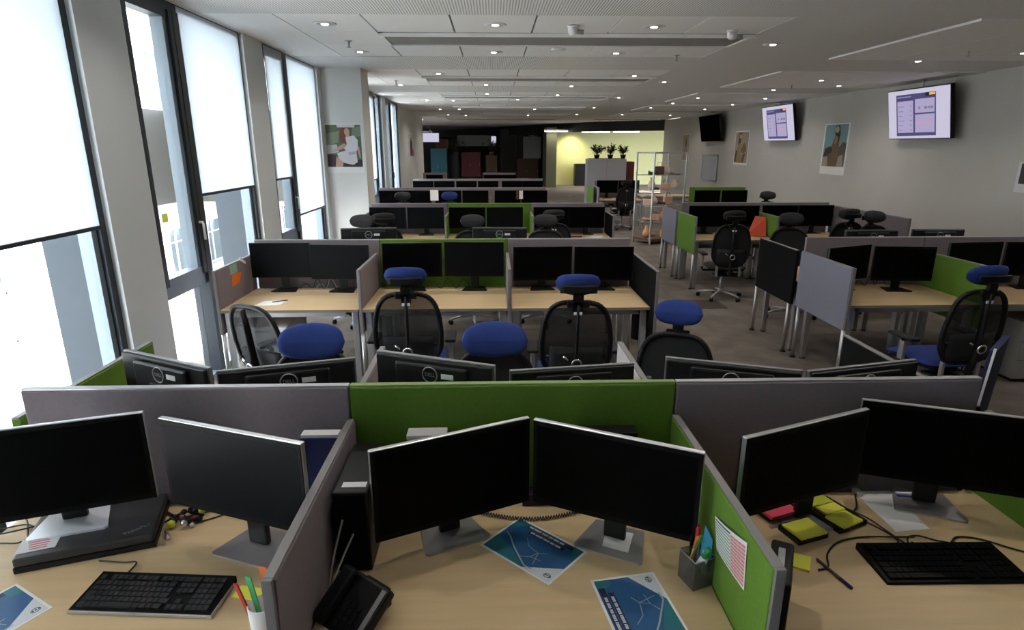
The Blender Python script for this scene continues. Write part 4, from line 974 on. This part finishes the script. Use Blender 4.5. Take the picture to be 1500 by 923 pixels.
# ------------------------------------------------------------------ walls: screens, posters, whiteboard
def tv(yc, zc, x, w, h, yaw, label, on=True):
    root = empty('wall_screen', (x, yc, zc)); root.rotation_euler = (R(0), 0, 0)
    M = Matrix.Rotation(R(-90+yaw), 4, 'Z') @ Matrix.Rotation(R(11), 4, 'X')
    m = MB(); m.box((-w/2, 0, -h/2), (w/2, .07, h/2), 'black', .006, M); m.build('housing', root)
    m = MB(); m.box((-w/2+.012, -.002, -h/2+.016), (w/2-.012, .0, h/2-.012), 'tv_white' if on else 'tv_off', 0, M); s = m.build('screen', root)
    if on:
        g = MB(); a = -w/2; q = h/2
        def rc(u0, u1, v0, v1, mm, d=.003): g.box((a+u0*w, -d, -q+v0*h), (a+u1*w, -d+.0005, -q+v1*h), mm, 0, M)
        rc(.15, .79, .07, .90, 'tv_navy'); rc(.63, .78, .83, .895, 'tv_dark', .0036); rc(.69, .78, .845, .89, 'tv_orange', .0042)
        rc(.17, .435, .135, .77, 'tv_lilac', .0036); rc(.465, .77, .52, .79, 'tv_lilac', .0036); rc(.465, .77, .135, .49, 'tv_lilac', .0036)
        for k in range(6): rc(.19, .25+.02*(k % 3), .18+k*.095, .195+k*.095, 'tv_text', .0042); rc(.38, .41, .18+k*.095, .20+k*.095, 'tv_text', .0042)
        for (u, l) in ((.52, .03), (.61, .05), (.67, .03), (.71, .04)): rc(u, u+l, .59, .64, 'tv_text', .0042)
        for (u, l) in ((.49, .04), (.54, .03), (.62, .04), (.67, .04)): rc(u, u+l, .31, .35, 'tv_red', .0042)
        rc(.17, .40, .84, .86, 'tv_text2', .0036); g.build('screen_content', s)
    m = MB(); m.tube([M @ Vector((0, .07, .1)), M @ Vector((0, .10, h/2)), (M @ Vector((0, .10, h/2)))+Vector((0, 0, .10))], .015, 'steel', 8)
    zt = HC-zc-.012; top = M @ Vector((0, .10, h/2)); m.tube([top, Vector((top.x, top.y, zt))], .013, 'steel', 8); m.lathe([(.05, zt-.01), (.05, zt)], 'steel', 14, Matrix.Translation((top.x, top.y, 0))); m.build('ceiling_bracket', root)
    tag(root, label, 'screen', 'screens hanging by the poster wall')
mat('tv_off', (.001, .001, .001), .5, spec=0)
for n, c, e in (('tv_white', (.80,.76,.97), .50), ('tv_lilac', (.56,.50,.78), .50), ('tv_navy', (.09,.08,.24), .5), ('tv_dark', (.03,.02,.06), .3), ('tv_orange', (.9,.45,.08), .7), ('tv_text', (.30,.26,.48), .5), ('tv_text2', (.4,.38,.6), .5), ('tv_red', (.75,.35,.50), .6)):
    mat(n, (.02,.02,.02), .5, emit=c, es=e)
tv(10.60, 2.585, 7.30, 1.56, .85, 0, 'large lit wall screen showing a lilac dashboard, nearest of the three')
tv(15.84, 2.61, 7.30, 1.72, .88, 0, 'middle lit wall screen showing a lilac dashboard')
tv(20.85, 2.62, 7.30, 1.95, .86, 0, 'switched-off dark wall screen, farthest of the three', False)
def poster(M, w, h, patches, label, name='poster', margin=.02, capt=True):
    root = empty(name); root.matrix_world = M
    m = MB(); m.box((-w/2, .0, 0), (w/2, .004, h), 'paper'); m.build('sheet', root)
    g = MB(); k = 0
    for (mm, pts) in patches:
        k += 1; g.add([((u-.5)*w, -.0006*k-.0004, v*h) for u, v in pts], [tuple(range(len(pts)))], mm)
    g.build('printed_picture', root); tag(root, label, 'poster', 'posters on the walls')
def blob(cx, cy, rx, ry, n=14, a0=0): return [(cx+rx*math.cos(2*PI*k/n+a0), cy+ry*math.sin(2*PI*k/n+a0)) for k in range(n)]
mat('p_green', (.10, .14, .08), .7); mat('p_green2', (.20, .25, .17), .7); mat('p_hair', (.20, .06, .035), .7); mat('p_dark', (.045, .035, .04), .7); mat('p_sky', (.20, .34, .37), .7); mat('p_rock', (.11, .085, .07), .7); mat('p_sand', (.34, .27, .21), .7); mat('p_cloth', (.16, .10, .055), .7); mat('p_gold', (.28, .20, .09), .7); mat('p_white', (.68, .66, .68), .7); mat('p_pink', (.55, .10, .16), .7); mat('p_shade', (.45, .44, .48), .7)
wp = Matrix.Translation((-2.25, 9.444, 1.66))
poster(wp, .56, .72, [('p_green', [(.03,.12),(.97,.12),(.97,.97),(.03,.97)]), ('p_green2', [(.03,.55),(.35,.62),(.42,.85),(.05,.80)]), ('p_green2', [(.70,.70),(.97,.75),(.97,.95),(.75,.92)]), ('paper_grey', [(.03,.38),(.36,.42),(.30,.58),(.03,.56)]), ('p_white', [(.33,.97),(.82,.97),(.80,.92),(.35,.92)]), ('p_dark', [(.04,.12),(.30,.12),(.30,.36),(.05,.38)]), ('p_dark', [(.45,.12),(.97,.12),(.97,.27),(.5,.22)]),
  ('p_hair', [(.42,.62),(.38,.78),(.46,.91),(.62,.92),(.70,.84),(.62,.66),(.52,.60)]), ('skin', blob(.60, .83, .075, .075)), ('skin', [(.56,.78),(.66,.78),(.67,.70),(.57,.70)]),
  ('skin', [(.20,.42),(.50,.50),(.56,.58),(.50,.60),(.22,.47)]), ('skin', [(.84,.50),(.90,.30),(.94,.30),(.90,.55)]),
  ('p_white', [(.55,.72),(.78,.76),(.88,.66),(.86,.48),(.80,.42),(.56,.44),(.50,.50),(.58,.58)]), ('p_white', [(.30,.40),(.56,.46),(.82,.44),(.84,.22),(.72,.16),(.50,.20),(.36,.26)]), ('p_shade', [(.60,.42),(.80,.44),(.80,.38),(.62,.36)]), ('skin', [(.24,.12),(.42,.12),(.46,.22),(.36,.28),(.28,.34)])],
  'poster of a red-haired woman in a white dress on the window-side pillar')
poster(Matrix.Translation((-2.675, 20.45, 1.72)) @ Matrix.Rotation(R(90), 4, 'Z'), 1.45, .68, [('p_white', [(0,0),(1,0),(1,1),(0,1)]), ('p_dark', [(.25,.05),(.55,.05),(.62,.5),(.58,.75),(.48,.92),(.34,.85),(.22,.6)]), ('skin', blob(.45,.80,.07,.08)), ('p_pink', [(.52,.02),(.85,.05),(.80,.32),(.62,.38),(.52,.2)])], 'poster of a dark-clad figure with a pink bag on the far window-side wall')
def wallposter(y0, y1, z0, z1, patches, label):
    poster(Matrix.Translation((XR-.0055, (y0+y1)/2, z0)) @ Matrix.Rotation(R(-90), 4, 'Z'), abs(y1-y0), z1-z0, patches, label)
wallposter(12.98, 13.97, 1.44, 2.53, [('p_sky', [(.05,.16),(.95,.16),(.95,.98),(.05,.98)]), ('p_rock', [(.05,.16),(.95,.16),(.95,.62),(.80,.64),(.70,.55),(.30,.56),(.12,.52)]), ('p_sand', [(.05,.16),(.30,.16),(.26,.36),(.08,.34)]), ('p_sand', [(.66,.16),(.92,.16),(.86,.40),(.70,.36)]), ('p_cloth', [(.32,.16),(.66,.16),(.68,.50),(.64,.80),(.50,.80),(.40,.62),(.34,.40)]), ('p_gold', [(.44,.60),(.56,.62),(.60,.76),(.52,.78)]), ('p_dark', [(.46,.78),(.48,.96),(.62,.96),(.68,.80),(.64,.60),(.60,.74)]), ('skin', blob(.54,.88,.07,.065)), ('p_dark', [(.08,.34),(.42,.44),(.40,.54),(.12,.50)])], 'poster of a long-haired woman against a blue sky and rocks, beside the big screen')
wallposter(18.1, 19.15, 1.50, 2.50, [('p_sand', [(.04,.06),(.96,.06),(.96,.96),(.04,.96)]), ('p_dark', [(.25,.60),(.30,.94),(.48,.94),(.44,.66),(.30,.50)]), ('skin', blob(.40,.84,.07,.07)), ('p_gold', [(.16,.06),(.52,.06),(.56,.60),(.36,.66),(.22,.50)]), ('p_cloth', [(.50,.42),(.66,.66),(.82,.58),(.86,.40),(.66,.34)]), ('p_rock', [(.56,.06),(.72,.06),(.84,.36),(.64,.32)]), ('p_dark', [(.08,.08),(.18,.08),(.24,.40),(.14,.44)])], 'poster of a figure in gold and brown between the middle and dark screens')
wallposter(23.6, 24.55, 1.50, 2.50, [('p_sand', [(.05,.02),(.95,.02),(.95,.98),(.05,.98)]), ('p_gold', [(.30,.04),(.74,.04),(.66,.50),(.70,.86),(.52,.96),(.34,.80),(.36,.40)]), ('p_dark', [(.44,.52),(.62,.54),(.60,.80),(.48,.80)])], 'tall golden-brown poster beyond the dark screen')
wallposter(7.75, 8.60, 1.41, 1.84, [('p_white', [(0,0),(1,0),(1,1),(0,1)]), ('p_dark', [(.06,.28),(.94,.28),(.94,.94),(.06,.94)]), ('p_cloth', [(.3,.3),(.6,.3),(.55,.8),(.4,.85)])], 'poster with a dark picture cut by the right frame edge')
root = empty('whiteboard', (XR-.02, 21.18, .92)); m = MB(); m.box((-.01, -.74, 0), (.015, .74, .84), 'paper_grey'); m.build('panel', root); m = MB(); m.tube([(-.012,-.74,0),(-.012,.74,0),(-.012,.74,.84),(-.012,-.74,.84)], .018, 'steel', 6, True); m.build('frame', root); tag(root, 'whiteboard in a grey frame under the dark screen', 'whiteboard')

# ------------------------------------------------------------------ middle distance: glass cabinet, tall planter screen
root = empty('display_cabinet', (3.62, 13.12, 0), R(26)); w, d, H = .88, .56, 1.93
for sx in (-1, 1):
    for sy in (-1, 1):
        m = MB(); m.box((sx*w/2-.014, sy*d/2-.014, 0), (sx*w/2+.014, sy*d/2+.014, H), 'silver'); m.build('post', root)
m = MB(); m.box((-w/2, -d/2, H-.03), (w/2, d/2, H), 'pale_grey'); m.build('top_board', root)
m = MB(); m.box((-w/2, -d/2, .06), (w/2, d/2, .12), 'brown'); m.build('base_board', root)
SH = [.12, .48, .82, 1.14, 1.46]
for z in SH[1:]:
    m = MB(); m.box((-w/2+.015, -d/2+.015, z-.008), (w/2-.015, d/2-.015, z), 'cabinet_glass'); m.tube([(-w/2,-d/2,z-.004),(w/2,-d/2,z-.004),(w/2,d/2,z-.004),(-w/2,d/2,z-.004)], .006, 'silver', 6, True); m.build('shelf', root)
m = MB(); m.box((-w/2+.015, -d/2-.004, .12), (w/2-.015, -d/2+.002, H-.03), 'cabinet_glass'); m.box((-w/2-.004, -d/2+.015, .12), (-w/2+.002, d/2-.015, H-.03), 'cabinet_glass'); m.build('glass_pane', root)
tag(root, 'tall glass display cabinet with copper and pink objects standing by the aisle', 'cabinet')
mat('p_flesh', (.80, .45, .33), .6); mat('p_flesh2', (.80, .65, .55), .6)
rr = random.Random(5); ca, sa = math.cos(R(26)), math.sin(R(26)); cnt = 0
for si, z in enumerate(SH):
    for k in range(4):
        lx = -w/2+.13+k*.205; ly = rr.uniform(-.12, .08); x = 3.62+lx*ca-ly*sa; y = 13.12+lx*sa+ly*ca
        mm = [['copper','orange','copper','copper'], ['copper','p_flesh','copper','silver'], ['p_flesh','p_flesh2','dkred','p_flesh'], ['p_flesh2','dkred','p_flesh','p_flesh2'], ['black','dkred','p_flesh2','pale_grey']][si][k]
        kind = (si+k) % 3; hh = rr.uniform(.19, .27); root = empty(['vase', 'shoe', 'bag'][kind], (x, y, z), rr.uniform(-.6, .6))
        if kind == 0:
            m = MB(); m.lathe([(.04, 0), (.085, hh*.3), (.07, hh*.6), (.03, hh*.8), (.04, hh)], mm, 16); m.build('body', root); m = MB(); m.lathe([(.041, hh), (.043, hh+.006), (.034, hh+.006)], 'copper', 14); m.build('rim', root)
        elif kind == 1:
            m = MB(); m.grid(lambda u, v: ((u-.5)*.22, .035*math.cos(v*2*PI)*(1-.5*abs(u-.4)), .012+.035*(1-u*.5)*(1+math.sin(v*2*PI))), 8, 10, mm); m.box((-.11, -.03, 0), (.11, .03, .012), 'brown', .004); m.build('upper', root); m = MB(); m.tube([(-.09, 0, .012), (-.095, 0, .09)], .02, mm, 8); m.build('heel', root)
        else:
            m = MB(); m.box((-.10, -.05, 0), (.10, .05, hh*.7), mm, .02); m.build('body', root); m = MB(); m.tube([(-.05, 0, hh*.7), (-.04, 0, hh*1.0), (.04, 0, hh*1.0), (.05, 0, hh*.7)], .006, 'brown', 6); m.build('handle', root)
        cn = {'copper': 'copper-coloured', 'orange': 'orange', 'p_flesh': 'peach', 'p_flesh2': 'pale pink', 'dkred': 'dark red', 'silver': 'silvery', 'black': 'black', 'pale_grey': 'pale grey'}[mm]
        tag(root, cn+' ornament on the '+['bottom', 'second lowest', 'middle', 'second highest', 'highest'][si]+' cabinet shelf, '+['nearest the aisle', 'inner aisle side', 'inner wall side', 'nearest the posters'][k], 'ornament', 'ornaments in the display cabinet'); cnt += 1
# grey tall screen with plants
root = empty('planter_cabinet', (3.16, 17.0, 0)); mat('lilac_flat', (.36, .35, .36), .7); m = MB(); m.box((-.545, 0, 0), (.545, .40, 1.71), 'lilac_flat', .006); m.build('body', root)
m = MB(); m.box((-.50, .03, 1.71), (.50, .37, 1.72), 'soil'); m.build('soil_bed', root); m = MB(); m.box((-.002, -.002, .05), (.002, 0, 1.68), 'ink'); m.build('door_gap', root); tag(root, 'tall grey cabinet carrying dark green plants', 'cabinet')
for k, (x, s_) in enumerate([(2.90, .70), (3.28, .80), (3.64, .72)]):
    root = empty('potted_plant', (x, 17.2, 1.72)); m = MB(); m.lathe([(.06, 0), (.085, .10), (.08, .105), (.01, .10)], 'black', 16); m.build('pot', root)
    st = MB(); lf = MB(); rr = random.Random(20+k)
    for j in range(20):
        a = rr.uniform(0, 2*PI); t = rr.uniform(.14, .36)*s_; hh = rr.uniform(.18, .38)*s_
        P = [(0, 0, .09), (math.cos(a)*t*.3, math.sin(a)*t*.2, .09+hh*.6), (math.cos(a)*t*.8, math.sin(a)*t*.4, .09+hh)]; st.tube(P, .005, 'leaf', 5)
        for q in range(10):
            f = rr.uniform(.3, 1); bx = math.cos(a)*t*.8*f; by = math.sin(a)*t*.4*f; bz = .09+hh*f; M = Matrix.Translation((bx, by, bz)) @ Matrix.Rotation(rr.uniform(0, 6.3), 4, 'Z') @ Matrix.Rotation(rr.uniform(-1.2, .4), 4, 'Y')
            lf.add([(0,0,0), (.04,.022,.004), (.09,0,-.006), (.04,-.022,.004)], [(0,1,2,3)], 'leaf', False, M)
    st.build('stems', root); lf.build('leaves', root); tag(root, ['spreading leafy plant at the left end of the tall grey cabinet', 'tallest leafy plant in the middle of the tall grey cabinet', 'leafy plant at the right end of the tall grey cabinet'][k], 'plant', 'plants on the tall grey cabinet')
# far double desk
desk(2.66, 3.80, 15.95, -1, 'far desk behind the swivel chair beside the display cabinet')
for (x, lab) in [(2.96, 'left'), (3.52, 'right')]:
    monitor(x, 15.75, 0, 1.20, 'black monitor of the far double desk, '+lab+' one', g5, plate='black')
side_screen(2.50, 15.1, 16.0, 'green', 'small green divider behind the far double desk')
side_screen(2.60, 14.9, 15.95, 'lilac', 'pale lilac divider beside the far double desk')
back_screen(2.66, 3.80, 16.0, 'mauve', 'screen behind the far double desk', h=1.18)
desk(4.05, 5.42, 17.2, -1, 'far desk by the poster wall')

# ------------------------------------------------------------------ the dim zone at the far end
m = MB(); pts = [(7.75, 27.2), (5.0, 28.9), (2.1, 33.6), (-1.0, 40.0), (-4.4, 47.3), (-4.4, 48.0), (7.75, 27.9)]
# bulkhead beam: extruded strip
a_, b_ = Vector((7.75, 27.3)), Vector((-4.6, 47.4))
mid = [(7.75, 27.3), (5.0, 28.9), (2.1, 33.6), (-1.0, 40.0), (-4.6, 47.4)]
vs = []; 
for (x, y) in mid: vs += [(x, y, 2.72), (x, y, HC+.2), (x+.5, y+.35, 2.72), (x+.5, y+.35, HC+.2)]
fs = []
for i in range(len(mid)-1):
    k = i*4; fs += [(k, k+1, k+5, k+4), (k+2, k+6, k+7, k+3), (k, k+4, k+6, k+2), (k+1, k+3, k+7, k+5)]
fs += [(0,2,3,1), (16,17,19,18)]
m.add(vs, fs, 'beam_black'); struct(m, 'trim_2')
m = MB(); m.prism([(-12, 27.6), (7.75, 27.6), (7.75, 27.4), (5.05, 29.0), (2.2, 33.7), (-.9, 40.1), (-4.5, 47.5), (-12, 47.5)], HC, HC+.2, 'tile'); struct(m, 'ceiling')
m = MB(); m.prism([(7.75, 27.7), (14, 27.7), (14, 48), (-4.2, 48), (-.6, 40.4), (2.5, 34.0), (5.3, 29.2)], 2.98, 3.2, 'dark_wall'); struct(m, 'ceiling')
m = MB(); m.box((3.05, 33.6, 0), (13.9, 33.8, 3.2), 'yellow_wall'); struct(m, 'wall_front')
m = MB(); m.box((13.8, 27, 0), (14, 48, 3.2), 'wall'); struct(m, 'wall_right')
m = MB(); m.box((2.70, 31.3, 0), (3.22, 33.6, 2.98), 'yellow_wall_shaded'); struct(m, 'wall_front')
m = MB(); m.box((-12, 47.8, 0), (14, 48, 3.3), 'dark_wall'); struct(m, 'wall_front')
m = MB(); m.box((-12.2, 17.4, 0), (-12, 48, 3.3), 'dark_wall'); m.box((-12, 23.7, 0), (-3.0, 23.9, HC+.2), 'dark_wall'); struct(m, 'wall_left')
m = MB(); m.box((.46, 36.0, 0), (3.3, 36.1, 3.0), 'dark_glass'); 
for x in (.46, 1.3, 2.1, 2.9): m.box((x-.03, 35.97, 0), (x+.03, 36.0, 3.0), 'alu_dark')
struct(m, 'wall_front')
def box_thing(name, lo, hi, mm, label, cat, extra=None, group=None):
    cx, cy = (lo[0]+hi[0])/2, (lo[1]+hi[1])/2; root = empty(name, (cx, cy, lo[2])); m = MB(); m.box((lo[0]-cx, lo[1]-cy, 0), (hi[0]-cx, hi[1]-cy, hi[2]-lo[2]), mm, .01); m.build('body', root)
    if extra: extra(root, hi[0]-lo[0], hi[1]-lo[1], hi[2]-lo[2])
    tag(root, label, cat, group); return root
def doors(mm, n):
    def f(root, w, d, h):
        for k in range(n):
            m = MB(); m.box((-w/2+k*w/n+.01, -d/2-.015, .05), (-w/2+(k+1)*w/n-.01, -d/2-.001, h-.03), mm, .003); q = m.build('door', root); m = MB(); m.box((-w/2+(k+1)*w/n-.06, -d/2-.03, h*.45), (-w/2+(k+1)*w/n-.045, -d/2-.0155, h*.55), 'steel'); m.build('handle', q)
    return f
mat('rust', (.16, .05, .02), .6)
box_thing('panel_blind', (1.75, 35.90, 1.36), (2.78, 35.95, 2.58), 'paper_grey', 'pale hanging panel on the dark glass partition', 'blind')
box_thing('cupboard', (1.35, 35.2, 0), (2.6, 35.6, 1.35), 'brown', 'dark brown cupboard before the dark glass partition', 'cupboard', doors('brown', 2))
box_thing('tall_cupboard', (4.36, 32.6, 0), (5.05, 33.2, 1.15), 'black', 'black cupboard in front of the yellow wall', 'cupboard', doors('black', 1))
box_thing('teal_cabinet', (-3.44, 34.0, 0), (-2.55, 34.4, 1.92), 'teal', 'teal cabinet beyond the far window-side wall', 'cabinet', doors('teal', 2))
box_thing('orange_panel', (-3.2, 34.6, 1.9), (-2.5, 34.7, 2.42), 'rust', 'rust brown panel above the teal cabinet', 'panel')
box_thing('light_panel', (-2.1, 36.5, 2.05), (.15, 36.6, 2.66), 'paper_grey', 'pale horizontal panel under the black beam', 'panel')
box_thing('red_counter', (-1.77, 34.5, .4), (-.70, 35.0, 1.72), 'dkred', 'dark red counter below the pale panel', 'counter', doors('dkred', 2))
box_thing('brown_cabinet', (-.40, 34.0, 0), (.22, 34.5, 1.56), 'brown', 'brown cabinet beneath hanging plants, far end', 'cabinet', doors('brown', 1))
box_thing('black_cabinet', (-2.50, 35.0, 0), (-1.85, 35.5, 1.60), 'black', 'black cabinet beside the teal cabinet', 'cabinet', doors('black', 1))
box_thing('red_shelf', (3.75, 18.6, 0), (4.30, 19.0, 1.60), 'dkred', 'dark red shelf unit behind the display cabinet', 'shelf unit', doors('dkred', 3))
tvr = empty('wall_screen', (-3.40, 33.9, 2.50)); m = MB(); m.box((-.48, 0, -.25), (.48, .06, .25), 'black', .006); m.build('housing', tvr); m = MB(); m.box((-.46, -.004, -.23), (.46, -.001, .23), 'tv_white'); m.build('screen', tvr); m = MB(); m.tube([(0, .05, .2), (0, .05, .65)], .02, 'steel', 8); m.build('ceiling_bracket', tvr); tag(tvr, 'small lit screen far away beyond the window-side wall', 'screen')
tvr = empty('wall_screen', (.04, 36.4, 2.42)); m = MB(); m.box((-.15, 0, -.2), (.15, .05, .2), 'black', .005); m.build('housing', tvr); m = MB(); m.box((-.14, -.004, -.19), (.14, -.001, .19), 'tv_white'); m.build('screen', tvr); tag(tvr, 'tiny lit square screen at the end of the pale panel', 'screen')
for k, (x, y) in enumerate([(-2.05, 34.2), (-.09, 34.2)]):
    root = empty('hanging_plant', (x, y, 1.75)); m = MB(); m.lathe([(.10, .0), (.16, .16), (.15, .17), (.01, .15)], 'black', 14); m.build('pot', root); lf = MB(); rr = random.Random(k)
    for q in range(90):
        M = Matrix.Translation((rr.gauss(0, .24), rr.gauss(0, .14), .16+abs(rr.gauss(0, .28)))) @ Matrix.Rotation(rr.uniform(0, 6.3), 4, 'Z') @ Matrix.Rotation(rr.uniform(-1.2, 1.2), 4, 'Y'); lf.add([(0,0,0), (.07,.035,.01), (.16,0,0), (.07,-.035,.01)], [(0,1,2,3)], 'leaf', False, M)
    for q in range(6): lf.tube([(0, 0, .15), (rr.gauss(0, .1), rr.gauss(0, .1), .35), (rr.gauss(0, .2), rr.gauss(0, .12), .6)], .01, 'leaf', 5)
    lf.build('foliage', root); m = MB(); m.box((-.12, -.12, -1.75 if k == 0 else -.19), (.12, .12, 0), 'black' if k == 0 else 'brown'); m.build('stand', root)
    tag(root, ['dark plant on a stand beside the red counter', 'dark bushy plant on the brown cabinet'][k], 'plant', 'plants at the far end')
mat('tube_glow', (1, 1, 1), .5, emit=(1, .97, .88), es=6)
for k, (x0, x1, y) in enumerate([(2.55, 3.85, 31.0), (4.30, 5.70, 30.2), (5.80, 7.10, 30.0)]):
    root = empty('tube_lamp', ((x0+x1)/2, y, 2.77 if k == 0 else 2.715)); L = x1-x0; m = MB(); m.box((-L/2, -.06, .02), (L/2, .06, .10), 'white', .01); m.tube([(-L*.3, 0, .09), (-L*.3, 0, .20 if k == 0 else .26)], .01, 'steel', 6); m.tube([(L*.3, 0, .09), (L*.3, 0, .20 if k == 0 else .26)], .01, 'steel', 6); m.build('housing', root); m = MB(); m.tube([(-L/2+.03, 0, .0), (L/2-.03, 0, .0)], .028, 'tube_glow', 8); m.build('tube', root)
    ld = bpy.data.lights.new('tube_lamp_light', 'AREA'); ld.shape = 'RECTANGLE'; ld.size = L; ld.size_y = .08; ld.energy = 14 if k == 0 else 45; ld.color = (1, .95, .82); lo = bpy.data.objects.new('tube_lamp_light', ld); C.objects.link(lo); lo.parent = root; lo.location = (0, 0, -.04)
    tag(root, ['hanging tube lamp below the black beam, nearest the dark glass', 'middle tube lamp over the yellow wall area', 'tube lamp over the yellow wall area nearest the poster wall'][k], 'tube lamp', 'tube lamps at the far end')
ld = bpy.data.lights.new('wall_washer', 'SPOT'); ld.energy = 160; ld.color = (1, .93, .55); ld.spot_size = R(110); ld.spot_blend = 1; ld.shadow_soft_size = .1; lo = bpy.data.objects.new('wall_washer', ld); C.objects.link(lo); lo.location = (4.2, 32.7, 2.9); lo.rotation_euler = (R(22), 0, 0)

root = empty('window_sticker', (-2.615, 4.86, 1.50)); m = MB(); m.box((0, -.045, -.035), (.002, .045, .035), 'yellow'); m.build('sticker', root); tag(root, 'small yellow note stuck on the glass of the tall casement', 'sticky note')
